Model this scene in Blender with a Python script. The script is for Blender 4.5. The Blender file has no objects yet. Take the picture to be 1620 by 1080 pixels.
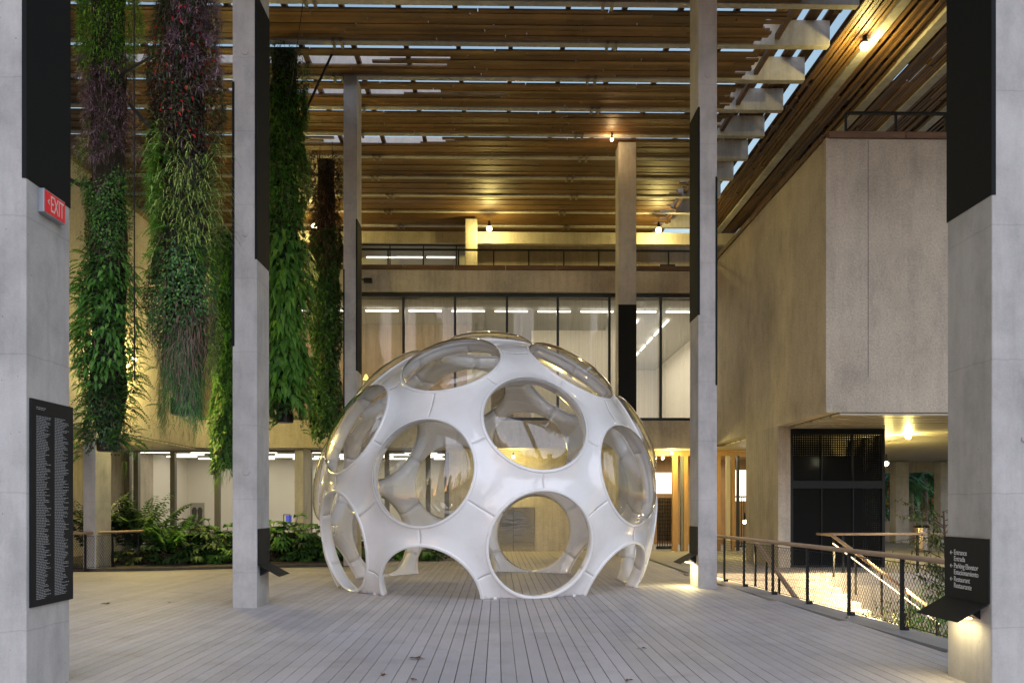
import bpy, bmesh, math, random
import numpy as np
from mathutils import Vector, Matrix

random.seed(7); rng = np.random.default_rng(7)
R_ = math.radians
scene = bpy.context.scene
col = scene.collection

# ------------------------------------------------------------------ camera, sky, sun, exposure
EYE, FPX, HOR = 1.69, 1322.0, 800.0
YAW = R_(-1.0)
cam = bpy.data.cameras.new('camera'); camo = bpy.data.objects.new('camera', cam); col.objects.link(camo)
camo.location = (0, 0, EYE); camo.rotation_euler = (math.pi/2, 0, YAW)
cam.sensor_width = 36; cam.lens = 36*FPX/1620; cam.shift_y = (HOR-540)/1620
cam.clip_start = 0.05; cam.clip_end = 3000
scene.camera = camo

world = bpy.data.worlds.new('World'); scene.world = world; world.use_nodes = True
wn = world.node_tree; wn.nodes.clear()
sky = wn.nodes.new('ShaderNodeTexSky'); sky.sky_type = 'NISHITA'; sky.sun_disc = False
sky.sun_elevation = R_(0.6); sky.sun_rotation = R_(200); sky.altitude = 0; sky.air_density = 1.0; sky.dust_density = 1.0; sky.ozone_density = 1.5
bg = wn.nodes.new('ShaderNodeBackground'); bg.inputs[1].default_value = 0.15
wo = wn.nodes.new('ShaderNodeOutputWorld')
wn.links.new(sky.outputs[0], bg.inputs[0]); wn.links.new(bg.outputs[0], wo.inputs[0])

sun = bpy.data.lights.new('sun', 'SUN'); sun.energy = 0.46; sun.angle = R_(80); sun.color = (0.83, 0.85, 1.0)
suno = bpy.data.objects.new('sun', sun); col.objects.link(suno)
suno.rotation_euler = (R_(60), 0, R_(20))       # soft dusk glow from the open side behind the camera

scene.view_settings.view_transform = 'Standard'; scene.view_settings.look = 'None'
scene.view_settings.exposure = 2.68; scene.view_settings.gamma = 1.0
scene.view_settings.use_curve_mapping = False
scene.cycles.use_denoising = True
scene.cycles.max_bounces = 10; scene.cycles.transparent_max_bounces = 24
scene.cycles.diffuse_bounces = 4; scene.cycles.glossy_bounces = 4
scene.cycles.caustics_reflective = False; scene.cycles.caustics_refractive = False
scene.cycles.sample_clamp_indirect = 6.0

LAMP = 0.56    # one scale for every lamp in the place
WARM = (1.0, 0.78, 0.24)
WHITE = (1.0, 0.86, 0.64)

# ------------------------------------------------------------------ pixel of the photograph -> point in the place
fw = Vector((math.sin(-YAW), math.cos(YAW), 0)); rt = Vector((math.cos(YAW), -math.sin(-YAW), 0))
def ray(px, py): return fw + rt*((px-810)/FPX) + Vector((0, 0, 1))*((HOR-py)/FPX)
def atY(px, py, Y):
    d = ray(px, py); t = Y/d.y
    return Vector((d.x*t, Y, EYE+d.z*t))
def atX(px, py, X):
    d = ray(px, py); t = X/d.x
    return Vector((X, d.y*t, EYE+d.z*t))
def atZ(px, py, Z=0.0):
    d = ray(px, py); t = (Z-EYE)/d.z
    return Vector((d.x*t, d.y*t, Z))

# ------------------------------------------------------------------ mesh helpers
class MB:
    def __init__(s): s.v = []; s.f = []; s.smooth = False
    def add(s, v, f):
        n = len(s.v); s.v += [tuple(p) for p in v]; s.f += [tuple(i+n for i in q) for q in f]; return s
    def box(s, a, b):
        x0, y0, z0 = a; x1, y1, z1 = b
        return s.add([(x0,y0,z0),(x1,y0,z0),(x1,y1,z0),(x0,y1,z0),(x0,y0,z1),(x1,y0,z1),(x1,y1,z1),(x0,y1,z1)],
                     [(0,3,2,1),(4,5,6,7),(0,1,5,4),(1,2,6,5),(2,3,7,6),(3,0,4,7)])
    def bar(s, p, q, w, h, up=(0, 0, 1)):
        p = Vector(p); q = Vector(q); d = (q-p).normalized(); up = Vector(up)
        if abs(d.dot(up)) > .98: up = Vector((0, 1, 0))
        a = d.cross(up).normalized()*w/2; b = a.cross(d).normalized()*h/2
        return s.add([p-a-b, p+a-b, p+a+b, p-a+b, q-a-b, q+a-b, q+a+b, q-a+b],
                     [(0,1,2,3),(7,6,5,4),(0,4,5,1),(1,5,6,2),(2,6,7,3),(3,7,4,0)])
    def tube(s, pts, r, n=8, cap=True, sq=1.0):
        pts = [Vector(p) for p in pts]; m = len(pts)
        rs = r if isinstance(r, (list, tuple)) else [r]*m
        vs = []; ref = Vector((0, 0, 1))
        for i, p in enumerate(pts):
            d = (pts[min(i+1, m-1)]-pts[max(i-1, 0)]).normalized()
            rr = ref if abs(d.dot(ref)) < .95 else Vector((0, 1, 0))
            a = d.cross(rr).normalized(); b = a.cross(d)
            for k in range(n):
                t = 2*math.pi*k/n; vs.append(p+a*math.cos(t)*rs[i]+b*math.sin(t)*rs[i]*sq)
        fs = [(i*n+k, i*n+(k+1)%n, (i+1)*n+(k+1)%n, (i+1)*n+k) for i in range(m-1) for k in range(n)]
        if cap: fs += [tuple(range(n-1, -1, -1)), tuple((m-1)*n+k for k in range(n))]
        return s.add(vs, fs)
    def lathe(s, c, prof, n=24, axis='z'):
        vs = []
        for r, z in prof:
            for k in range(n):
                t = 2*math.pi*k/n; p = (r*math.cos(t), r*math.sin(t), z)
                if axis == 'y': p = (p[0], p[2], p[1])
                if axis == 'x': p = (p[2], p[0], p[1])
                vs.append((c[0]+p[0], c[1]+p[1], c[2]+p[2]))
        m = len(prof)
        fs = [(i*n+k, i*n+(k+1)%n, (i+1)*n+(k+1)%n, (i+1)*n+k) for i in range(m-1) for k in range(n)]
        fs += [tuple(range(n-1, -1, -1)), tuple((m-1)*n+k for k in range(n))]
        return s.add(vs, fs)
    def prism(s, poly, z0, z1):
        n = len(poly)
        return s.add([(x, y, z0) for x, y in poly]+[(x, y, z1) for x, y in poly],
                     [tuple(range(n-1, -1, -1)), tuple(range(n, 2*n))]+[(i, (i+1)%n, n+(i+1)%n, n+i) for i in range(n)])
    def mesh(s, name, smooth=False):
        me = bpy.data.meshes.new(name); me.from_pydata(s.v, [], s.f)
        if smooth: me.polygons.foreach_set('use_smooth', [True]*len(me.polygons))
        me.update(); return me

def thing(name, label, cat, loc=(0, 0, 0), group=None):
    o = bpy.data.objects.new(name, None); col.objects.link(o); o.location = loc; o.empty_display_size = .2
    o['label'] = label; o['category'] = cat
    if group: o['group'] = group
    return o
def put(name, me, mat, parent=None, label=None, cat=None, group=None, kind=None, bevel=0, smooth=False):
    if isinstance(me, MB): me = me.mesh(name, smooth)
    if mat is not None and len(me.materials) == 0: me.materials.append(mat)
    o = bpy.data.objects.new(name, me); col.objects.link(o)
    if parent is not None:
        o.parent = parent
        if parent.type == 'EMPTY': o.matrix_parent_inverse = Matrix.Translation(-Vector(parent.location))
        elif parent.matrix_basis != Matrix.Identity(4): o.matrix_parent_inverse = parent.matrix_basis.inverted()
    if label: o['label'] = label
    if cat: o['category'] = cat
    if group: o['group'] = group
    if kind: o['kind'] = kind
    if bevel:
        m = o.modifiers.new('bevel', 'BEVEL'); m.width = bevel; m.segments = 2; m.limit_method = 'ANGLE'
    return o

# ------------------------------------------------------------------ materials
def newmat(name):
    m = bpy.data.materials.new(name); m.use_nodes = True; n = m.node_tree.nodes
    return m, n, m.node_tree.links, n['Principled BSDF']
def plain(name, c, rough=.5, metal=0.0, emit=None, es=1.0, spec=.5, coat=0.0):
    m, n, l, b = newmat(name)
    b.inputs['Base Color'].default_value = (*c, 1); b.inputs['Roughness'].default_value = rough; b.inputs['Metallic'].default_value = metal
    b.inputs['Specular IOR Level'].default_value = spec; b.inputs['Coat Weight'].default_value = coat
    if emit: b.inputs['Emission Color'].default_value = (*emit, 1); b.inputs['Emission Strength'].default_value = es
    return m
def pos(n, l, scale=(1, 1, 1)):
    g = n.new('ShaderNodeNewGeometry'); mp = n.new('ShaderNodeMapping'); mp.inputs['Scale'].default_value = scale
    l.new(g.outputs['Position'], mp.inputs['Vector']); return mp.outputs[0]
def noise(n, l, vec, scale, detail=5, rough=.6):
    t = n.new('ShaderNodeTexNoise'); t.inputs['Scale'].default_value = scale; t.inputs['Detail'].default_value = detail; t.inputs['Roughness'].default_value = rough
    l.new(vec, t.inputs['Vector']); return t.outputs['Fac']
def ramp(n, l, fac, stops):
    r = n.new('ShaderNodeValToRGB'); e = r.color_ramp.elements
    while len(e) < len(stops): e.new(.5)
    for i, (p, c) in enumerate(stops): e[i].position = p; e[i].color = (*c, 1)
    l.new(fac, r.inputs[0]); return r.outputs[0]
def mixc(n, l, fac, a, b, mode='MIX'):
    x = n.new('ShaderNodeMix'); x.data_type = 'RGBA'; x.blend_type = mode
    if isinstance(fac, (int, float)): x.inputs[0].default_value = fac
    else: l.new(fac, x.inputs[0])
    for s, i in ((a, 6), (b, 7)):
        if isinstance(s, tuple): x.inputs[i].default_value = (*s, 1)
        else: l.new(s, x.inputs[i])
    return x.outputs[2]
def mth(n, l, op, a, b=None, c=None, clamp=False):
    x = n.new('ShaderNodeMath'); x.operation = op; x.use_clamp = clamp
    for i, s in enumerate((a, b, c)):
        if s is None: continue
        if isinstance(s, (int, float)): x.inputs[i].default_value = s
        else: l.new(s, x.inputs[i])
    return x.outputs[0]
def bump(n, l, b, h, strength, dist=.01):
    x = n.new('ShaderNodeBump'); x.inputs['Strength'].default_value = strength; x.inputs['Distance'].default_value = dist
    l.new(h, x.inputs['Height']); l.new(x.outputs[0], b.inputs['Normal'])

def concrete(name, c, fine=60, fine_amt=.25, blot=.9, streak=.5, bumpd=.004, bs=.5, rough=.75, pores=0.0, lift=0.0):
    m, n, l, b = newmat(name)
    c = Vector(c)
    base = ramp(n, l, noise(n, l, pos(n, l), blot, 7, .65), [(.28, tuple(c*.74)), (.5, tuple(c)), (.74, tuple(c*1.16))])
    if streak:
        s = noise(n, l, pos(n, l, (7, 7, .35)), 1.0, 6, .6)
        base = mixc(n, l, streak, base, ramp(n, l, s, [(.3, (.62, .61, .6)), (.55, (1, 1, 1)), (.8, (1.0, 1.0, 1.0))]), 'MULTIPLY')
        s2 = noise(n, l, pos(n, l, (2.0, 2.0, .9)), 1.0, 8, .75)
        base = mixc(n, l, .5, base, ramp(n, l, s2, [(.36, (.66, .66, .67)), (.52, (1, 1, 1)), (.7, (1.1, 1.1, 1.1))]), 'MULTIPLY')
    f = noise(n, l, pos(n, l), fine, 3, .7)
    base = mixc(n, l, fine_amt, base, ramp(n, l, f, [(.3, (.45, .45, .45)), (.7, (1.25, 1.25, 1.25))]), 'MULTIPLY')
    if pores:
        v = n.new('ShaderNodeTexVoronoi'); v.inputs['Scale'].default_value = 9.0; l.new(pos(n, l), v.inputs['Vector'])
        pick = noise(n, l, pos(n, l), 2.3, 2, .5)
        base = mixc(n, l, pores, base, ramp(n, l, mth(n, l, 'ADD', v.outputs['Distance'], mth(n, l, 'MULTIPLY', pick, .11)), [(.085, (.32, .32, .33)), (.115, (1, 1, 1))]), 'MULTIPLY')
    if lift:      # pour lines between the lifts of the formwork
        g = n.new('ShaderNodeNewGeometry'); sz = n.new('ShaderNodeSeparateXYZ'); l.new(g.outputs['Position'], sz.inputs[0])
        wob = mth(n, l, 'MULTIPLY_ADD', noise(n, l, pos(n, l), 4.0, 4, .6), .05, sz.outputs[2])
        k = mth(n, l, 'ABSOLUTE', mth(n, l, 'SUBTRACT', mth(n, l, 'FRACT', mth(n, l, 'DIVIDE', wob, lift)), .5))
        base = mixc(n, l, .5, base, ramp(n, l, k, [(.002, (.62, .61, .60)), (.006, (1, 1, 1))]), 'MULTIPLY')
    l.new(base, b.inputs['Base Color']); b.inputs['Roughness'].default_value = rough
    bump(n, l, b, f, bs, bumpd); return m
M = {}
M['column'] = concrete('column_concrete', (.50, .49, .475), fine=70, fine_amt=.16, blot=1.3, streak=.28, bumpd=.002, pores=.8, lift=1.22)
M['facade'] = concrete('facade_concrete', (.50, .46, .39), fine=26, fine_amt=.34, blot=.5, bumpd=.01, bs=.7, pores=.5)
M['boxconc'] = concrete('hammered_concrete', (.57, .515, .415), fine=22, fine_amt=.45, blot=.45, streak=.22, bumpd=.02, bs=.9, pores=.6)
M['beam'] = concrete('beam_concrete', (.46, .44, .41), fine=30, fine_amt=.2, blot=1.0)
M['floor'] = concrete('slab_concrete', (.36, .345, .33), fine=90, fine_amt=.5, blot=.6, streak=0)
M['ground'] = concrete('earth', (.07, .06, .05), fine=8, fine_amt=.5, blot=.3, streak=0)
M['step'] = concrete('step_concrete', (.5, .47, .42), fine=70, fine_amt=.3, blot=2, streak=0)

# deck planks: speckled exposed aggregate with a tone of its own for each plank
m, n, l, b = newmat('plank_concrete')
oi = n.new('ShaderNodeObjectInfo')
bl = ramp(n, l, noise(n, l, pos(n, l), .35, 5, .6), [(.25, (.36, .335, .328)), (.5, (.455, .425, .418)), (.78, (.52, .49, .48))])
sp = noise(n, l, pos(n, l), 95, 3, .75)
bl = mixc(n, l, .75, bl, ramp(n, l, sp, [(.30, (.40, .40, .44)), (.45, (.92, .92, .95)), (.56, (1.05, 1.05, 1.05)), (.68, (1.7, 1.7, 1.7))]), 'MULTIPLY')
st = noise(n, l, pos(n, l), 1.6, 6, .7)
bl = mixc(n, l, .55, bl, ramp(n, l, st, [(.3, (.66, .64, .63)), (.5, (1, 1, 1))]), 'MULTIPLY')
tone = mth(n, l, 'MULTIPLY_ADD', oi.outputs['Random'], .16, .92)
hs = n.new('ShaderNodeHueSaturation'); l.new(bl, hs.inputs['Color']); l.new(tone, hs.inputs['Value'])
l.new(hs.outputs[0], b.inputs['Base Color']); b.inputs['Roughness'].default_value = .62
bump(n, l, b, sp, .35, .004); M['plank'] = m

def wood(name, a, c, scale=(1, 1, 1), rough=.6, rnd=.5):
    m, n, l, b = newmat(name)
    oi = n.new('ShaderNodeObjectInfo'); g = noise(n, l, pos(n, l, scale), 1.0, 7, .65)
    k = ramp(n, l, g, [(.25, a), (.55, tuple((Vector(a)+Vector(c))/2)), (.8, c)])
    big = noise(n, l, pos(n, l), .8, 4, .6)
    k = mixc(n, l, .55, k, ramp(n, l, big, [(.3, (.5, .48, .45)), (.6, (1.1, 1.1, 1.1))]), 'MULTIPLY')
    v = mth(n, l, 'MULTIPLY_ADD', oi.outputs['Random'], rnd, 1-rnd*.55)
    hs = n.new('ShaderNodeHueSaturation'); l.new(k, hs.inputs['Color']); l.new(v, hs.inputs['Value'])
    l.new(hs.outputs[0], b.inputs['Base Color']); b.inputs['Roughness'].default_value = rough
    bump(n, l, b, g, .3, .003); return m
M['slat_x'] = wood('weathered_slat_wood', (.115, .060, .022), (.30, .168, .060), (1.3, 60, 60), .55, .7)
M['slat_y'] = wood('weathered_slat_wood_long', (.115, .060, .022), (.30, .168, .060), (60, 1.3, 60), .55, .7)
M['rail'] = wood('handrail_wood', (.32, .22, .14), (.46, .34, .23), (30, 3, 30), .45, .1)
M['edgewood'] = wood('edge_board_wood', (.08, .04, .02), (.20, .11, .06), (2, 30, 30), .7, .5)
M['orangewood'] = wood('orange_door_wood', (.34, .19, .08), (.48, .29, .13), (30, 30, 1.2), .45, .3)
M['curtain'] = wood('brown_curtain', (.25, .16, .09), (.40, .28, .17), (14, 14, .15), .85, .2)

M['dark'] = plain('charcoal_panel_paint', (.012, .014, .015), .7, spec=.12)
M['sign'] = plain('black_sign_metal', (.010, .012, .013), .6, spec=.2)
M['metal'] = plain('black_steel', (.013, .015, .016), .5, 0, spec=.25)
M['frame'] = plain('window_frame_metal', (.02, .026, .03), .4, .4)
M['greymull'] = plain('grey_mullion_metal', (.16, .16, .155), .5, .3)
M['white_wall'] = plain('gallery_white', (.74, .72, .68), .9)
M['ceiling'] = plain('gallery_ceiling', (.36, .36, .35), .8)
M['txt'] = plain('sign_lettering', (.78, .78, .78), .6)
M['txt_dim'] = plain('panel_lettering', (.33, .35, .36), .6)
M['steel'] = plain('brushed_steel', (.60, .56, .50), .22, 1.0)
M['bolt'] = plain('galvanised_steel', (.30, .28, .23), .5, .8)
M['red'] = plain('exit_red', (.50, .018, .03), .45, emit=(.7, .02, .03), es=.04)
M['exit_txt'] = plain('exit_letter', (.62, .60, .55), .5)
M['sign_grey'] = plain('exit_housing', (.36, .39, .42), .45, .4)
M['pot'] = plain('planter_metal', (.02, .022, .026), .35, .6)
M['core'] = plain('felt_core', (.035, .026, .017), .95)
M['bark'] = wood('bark', (.07, .045, .03), (.17, .12, .08), (12, 12, 3), .9, .1)
M['cable'] = plain('black_cable', (.01, .01, .01), .5)
M['joint'] = plain('joint_filler', (.10, .095, .09), .9)
M['skin'] = plain('skin', (.42, .25, .18), .5)
M['cloth_a'] = wood('shirt_cloth', (.07, .045, .035), (.16, .10, .075), (14, 14, 9), .95, 0)
M['cloth_b'] = wood('trouser_cloth', (.03, .03, .035), (.075, .07, .075), (12, 12, 5), .95, 0)
M['paper'] = plain('poster_grey', (.34, .33, .30), .7)
M['poster_dark'] = plain('poster_dark', (.05, .05, .05), .7)
M['vitrine'] = plain('blue_screen', (.05, .06, .4), .4, emit=(.15, .2, 1.0), es=.12*LAMP)
M['dry'] = plain('dry_leaf', (.10, .05, .025), .8)

# dome gelcoat: slightly dirty glossy white
m, n, l, b = newmat('white_gelcoat')
d = noise(n, l, pos(n, l), 1.4, 7, .7)
l.new(ramp(n, l, d, [(.3, (.80, .80, .79)), (.55, (.87, .87, .86)), (.8, (.89, .89, .88))]), b.inputs['Base Color'])
l.new(ramp(n, l, noise(n, l, pos(n, l), 3.0, 6, .7), [(.3, (.08,)*3), (.7, (.24,)*3)]), b.inputs['Roughness'])
b.inputs['Coat Weight'].default_value = .6; b.inputs['Coat Roughness'].default_value = .08; M['gel'] = m

def sheet_glass(name, tint, boost=1.0, rough=0.0, f0=.045, wav=0.0):
    m = bpy.data.materials.new(name); m.use_nodes = True; n = m.node_tree.nodes; l = m.node_tree.links; n.clear()
    o = n.new('ShaderNodeOutputMaterial'); mx = n.new('ShaderNodeMixShader'); tr = n.new('ShaderNodeBsdfTransparent'); gl = n.new('ShaderNodeBsdfGlossy')
    tr.inputs[0].default_value = (*tint, 1); gl.inputs['Roughness'].default_value = rough
    g = n.new('ShaderNodeNewGeometry'); dt = n.new('ShaderNodeVectorMath'); dt.operation = 'DOT_PRODUCT'
    l.new(g.outputs['Normal'], dt.inputs[0]); l.new(g.outputs['Incoming'], dt.inputs[1])
    c = mth(n, l, 'ABSOLUTE', dt.outputs['Value']); k = mth(n, l, 'SUBTRACT', 1.0, c, clamp=True)
    k = mth(n, l, 'POWER', k, 5.0); k = mth(n, l, 'MULTIPLY_ADD', k, (1-f0), f0); k = mth(n, l, 'MULTIPLY', k, boost, clamp=True)
    if wav:
        bp = n.new('ShaderNodeBump'); bp.inputs['Strength'].default_value = wav; bp.inputs['Distance'].default_value = .02
        l.new(noise(n, l, pos(n, l), 1.1, 2, .5), bp.inputs['Height']); l.new(bp.outputs[0], gl.inputs['Normal'])
    l.new(k, mx.inputs[0]); l.new(tr.outputs[0], mx.inputs[1]); l.new(gl.outputs[0], mx.inputs[2]); l.new(mx.outputs[0], o.inputs[0]); return m
M['acrylic'] = sheet_glass('clear_acrylic', (.95, .95, .945), 2.2)
M['glass'] = sheet_glass('window_glass', (.92, .94, .92), .9)
M['elevator'] = plain('polished_steel_doors', (.60, .57, .50), .14, 1.0)
bn = M['elevator'].node_tree; bump(bn.nodes, bn.links, bn.nodes['Principled BSDF'], noise(bn.nodes, bn.links, pos(bn.nodes, bn.links, (1, 1, 3)), 1.2, 2), .22, .03)

# sheer scrim behind the upper windows
m = bpy.data.materials.new('sheer_scrim'); m.use_nodes = True; n = m.node_tree.nodes; l = m.node_tree.links; n.clear()
o = n.new('ShaderNodeOutputMaterial'); mx = n.new('ShaderNodeMixShader'); tr = n.new('ShaderNodeBsdfTransparent'); df = n.new('ShaderNodeBsdfTranslucent'); df.inputs[0].default_value = (.75, .74, .70, 1)
s = noise(n, l, pos(n, l, (16, 1, .05)), 1.0, 4, .7)
l.new(ramp(n, l, s, [(.3, (.10,)*3), (.7, (.34,)*3)]), mx.inputs[0]); l.new(tr.outputs[0], mx.inputs[1]); l.new(df.outputs[0], mx.inputs[2]); l.new(mx.outputs[0], o.inputs[0]); M['scrim'] = m

# perforated black sheet
m, n, l, b = newmat('perforated_black_sheet')
b.inputs['Base Color'].default_value = (.006, .007, .0065, 1); b.inputs['Roughness'].default_value = .6; b.inputs['Specular IOR Level'].default_value = .1
g = n.new('ShaderNodeNewGeometry'); sx = n.new('ShaderNodeSeparateXYZ'); l.new(g.outputs['Position'], sx.inputs[0])
def cell(a): return mth(n, l, 'ABSOLUTE', mth(n, l, 'SUBTRACT', mth(n, l, 'FRACT', mth(n, l, 'MULTIPLY', a, 16.0)), .5))
hor = mth(n, l, 'ADD', sx.outputs[0], sx.outputs[1])
q = mth(n, l, 'ADD', mth(n, l, 'POWER', cell(hor), 2.0), mth(n, l, 'POWER', cell(sx.outputs[2]), 2.0))
l.new(mth(n, l, 'GREATER_THAN', q, .05), b.inputs['Alpha']); M['perf'] = m

def emitter(name, c, s):
    m = bpy.data.materials.new(name); m.use_nodes = True; n = m.node_tree.nodes; l = m.node_tree.links; n.clear()
    o = n.new('ShaderNodeOutputMaterial'); e = n.new('ShaderNodeEmission'); e.inputs[0].default_value = (*c, 1); e.inputs[1].default_value = s
    l.new(e.outputs[0], o.inputs[0]); return m
M['bulb'] = emitter('warm_bulb', (1, .80, .42), 14*LAMP)
M['tube'] = emitter('white_tube', (1, .91, .74), 1.5*LAMP)
M['led'] = emitter('warm_led', (1, .72, .38), 1.6*LAMP)
M['bright'] = emitter('interior_glow', (1, .92, .76), .8*LAMP)  # self-glowing sheet for the brightness of the lobby, no lamp

def leafmat(name, a, c, trans=.25, rough=.5):
    m = bpy.data.materials.new(name); m.use_nodes = True; n = m.node_tree.nodes; l = m.node_tree.links; b = n['Principled BSDF']; o = n['Material Output']
    at = n.new('ShaderNodeAttribute'); at.attribute_name = 'tint'
    k = mixc(n, l, at.outputs['Fac'], a, c)
    l.new(k, b.inputs['Base Color']); b.inputs['Roughness'].default_value = rough
    t = n.new('ShaderNodeBsdfTranslucent'); l.new(k, t.inputs[0]); mx = n.new('ShaderNodeMixShader'); mx.inputs[0].default_value = trans
    l.new(b.outputs[0], mx.inputs[1]); l.new(t.outputs[0], mx.inputs[2]); l.new(mx.outputs[0], o.inputs[0]); return m
LM = {
 'bright': leafmat('leaf_bright_green', (0.1098, 0.3169, 0.0293), (0.3169, 0.6, 0.0731)),
 'green': leafmat('leaf_mid_green', (0.055, 0.1875, 0.03), (0.1875, 0.425, 0.075)),
 'dark': leafmat('leaf_dark_green', (0.0248, 0.0703, 0.0206), (0.0725, 0.1759, 0.0414)),
 'purple': leafmat('leaf_purple', (.17, .105, .125), (.44, .30, .345)),
 'maroon': leafmat('leaf_maroon', (0.0308, 0.028, 0.0168), (0.098, 0.056, 0.035)),
 'grass': leafmat('leaf_yellow_green', (0.1656, 0.265, 0.0497), (0.4306, 0.5299, 0.1325)),
 'brown': leafmat('leaf_dry_brown', (0.0936, 0.0593, 0.0374), (0.2964, 0.1872, 0.1326)),
 'red': leafmat('flower_red', (.45, .01, .012), (.75, .03, .02)),
 'olive': leafmat('leaf_olive', (0.072, 0.102, 0.024), (0.204, 0.24, 0.072)),
}

def point(name, loc, energy, color=WARM, size=.08, parent=None):
    L = bpy.data.lights.new(name, 'POINT'); L.energy = energy*LAMP; L.color = color; L.shadow_soft_size = size
    o = bpy.data.objects.new(name, L); col.objects.link(o); o.location = loc
    if parent is not None: o.parent = parent; o.matrix_parent_inverse = Matrix.Translation(-Vector(parent.location))
    return o
def area(name, loc, sx_, sy_, energy, color=WHITE, rot=(0, 0, 0), parent=None, spread=math.pi):
    L = bpy.data.lights.new(name, 'AREA'); L.shape = 'RECTANGLE'; L.size = sx_; L.size_y = sy_; L.energy = energy*LAMP; L.color = color; L.spread = spread
    o = bpy.data.objects.new(name, L); col.objects.link(o); o.location = loc; o.rotation_euler = rot
    if parent is not None and parent.type == 'EMPTY': o.parent = parent; o.matrix_parent_inverse = Matrix.Translation(-Vector(parent.location))
    return o

# ------------------------------------------------------------------ ground and deck
Z_LOW = -1.7
put('ground', MB().add([(-900, -900, Z_LOW), (900, -900, Z_LOW), (900, 900, Z_LOW), (-900, 900, Z_LOW)], [(0, 1, 2, 3)]), M['ground'], kind='structure')
XL, XR, Y1, Y2, YG = -10.62, 7.72, 19.5, 29.6, 31.4       # courtyard walls
ZS, ZT = 3.82, 10.12                                        # soffit, top of the wing walls
railp = [atZ(px, py) for px, py in ((1146, 919), (1180, 927.5), (1226, 940), (1279, 955), (1346, 973), (1429, 996))]
def edge_x(y): return 5.08+(19.0-y)*.057                    # right edge line of the deck
deck = put('deck', MB().prism([(-14, -3), (edge_x(-3)+.18, -3), (edge_x(20.9)+.18, 20.9), (24, 20.9), (24, 48), (-14, 48)], -.30, -.045), M['floor'], kind='structure')
# concrete planks
PITCH, GAP = .151, .008
def plank_box(mb, x0, x1, y0, y1):
    z0, z1, c = -.044, random.uniform(-.0015, .0), .003
    return mb.add([(x0,y0,z0),(x1,y0,z0),(x1,y1,z0),(x0,y1,z0),(x0,y0,z1-c),(x1,y0,z1-c),(x1,y1,z1-c),(x0,y1,z1-c),
                   (x0+c,y0+c,z1),(x1-c,y0+c,z1),(x1-c,y1-c,z1),(x0+c,y1-c,z1)],
                  [(0,1,5,4),(1,2,6,5),(2,3,7,6),(3,0,4,7),(4,5,9,8),(5,6,10,9),(6,7,11,10),(7,4,8,11),(8,9,10,11)])
rows = [(2.0, 11.17), (11.176, 21.6), (21.606, YG-.05)]
side_planks = MB()
for i in range(int(-12.9/PITCH), 40):
    x0 = i*PITCH+.04; x1 = x0+PITCH-(GAP if i % 9 else .004)
    for r, (a, c) in enumerate(rows):
        yy1 = c
        if r == 2 and x0 < -3.4: continue
        if r < 2 and x1 > edge_x(c)-.30:
            ycut = 19.0-(x1+.30-5.08)/.057      # cut by the slanting edge strip
            if ycut < a+.2: continue
            yy1 = min(c, ycut)
        if r == 2 and x1 > edge_x(20.9)-.12: continue
        if (r == 0 and abs(x0) > 5.6) or (r == 1 and x0 < -11.5): plank_box(side_planks, x0, x1, a, yy1)
        else: put('plank', plank_box(MB(), x0, x1, a, yy1), M['plank'], deck)
put('side_planks', side_planks, M['plank'], deck, kind='stuff')
# plain edge strip that carries the railing
put('deck_edge_strip', MB().add([(edge_x(2)-.30, 2, .002), (edge_x(2)+.17, 2, .002), (edge_x(20.9)+.17, 20.9, .002), (edge_x(20.9)-.30, 20.9, .002),
    (edge_x(2)-.30, 2, -.04), (edge_x(2)+.17, 2, -.04), (edge_x(20.9)+.17, 20.9, -.04), (edge_x(20.9)-.30, 20.9, -.04)],
    [(0,1,2,3),(4,5,1,0),(5,6,2,1),(7,4,0,3),(6,7,3,2)]), M['floor'], deck)
put('landing_slab', MB().box((edge_x(20.9)-.1, 20.905, -.04), (24, YG-.05, 0.001)), M['floor'], deck)
put('garden_soil', MB().prism([(-13.9, 21.62), (-9, 22.6), (-6, 23.7), (-3.5, 24.3), (-3.45, YG-.1), (-13.9, YG-.1)], -.04, .03), M['ground'], kind='structure')

# ------------------------------------------------------------------ columns
def column(x0, x1, y0, y1, ztop, label, panels, plugs=()):
    t = thing('column', label, 'column', ((x0+x1)/2, (y0+y1)/2, 0), 'tall slender concrete columns of the canopy')
    put('shaft', MB().box((x0, y0, -.03), (x1, y1, ztop)), M['column'], t, bevel=.012)
    e = .006; w = .035
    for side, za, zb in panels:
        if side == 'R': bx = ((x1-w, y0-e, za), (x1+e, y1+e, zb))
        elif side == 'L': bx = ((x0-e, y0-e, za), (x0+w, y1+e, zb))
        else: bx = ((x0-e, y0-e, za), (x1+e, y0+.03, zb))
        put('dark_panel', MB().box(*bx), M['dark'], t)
    for (px, pz, r) in plugs:
        put('tie_hole_plug', MB().lathe((px, y0-.004, pz), [(r, .006), (r, -.003), (r*.86, -.008)], 20, 'y'), M['column'], t)
    return t
ZB = 14.0    # underside of the canopy beams
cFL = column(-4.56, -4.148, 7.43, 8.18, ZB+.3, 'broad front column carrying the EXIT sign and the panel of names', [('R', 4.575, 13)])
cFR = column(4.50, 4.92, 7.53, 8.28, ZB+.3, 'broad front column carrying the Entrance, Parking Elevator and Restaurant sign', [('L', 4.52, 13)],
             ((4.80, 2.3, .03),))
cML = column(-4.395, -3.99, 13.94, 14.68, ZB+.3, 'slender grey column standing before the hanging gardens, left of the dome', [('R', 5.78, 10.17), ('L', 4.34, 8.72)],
             ((-4.19, 9.22, .058), (-4.19, 6.2, .05), (-4.17, 2.26, .062)))
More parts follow.
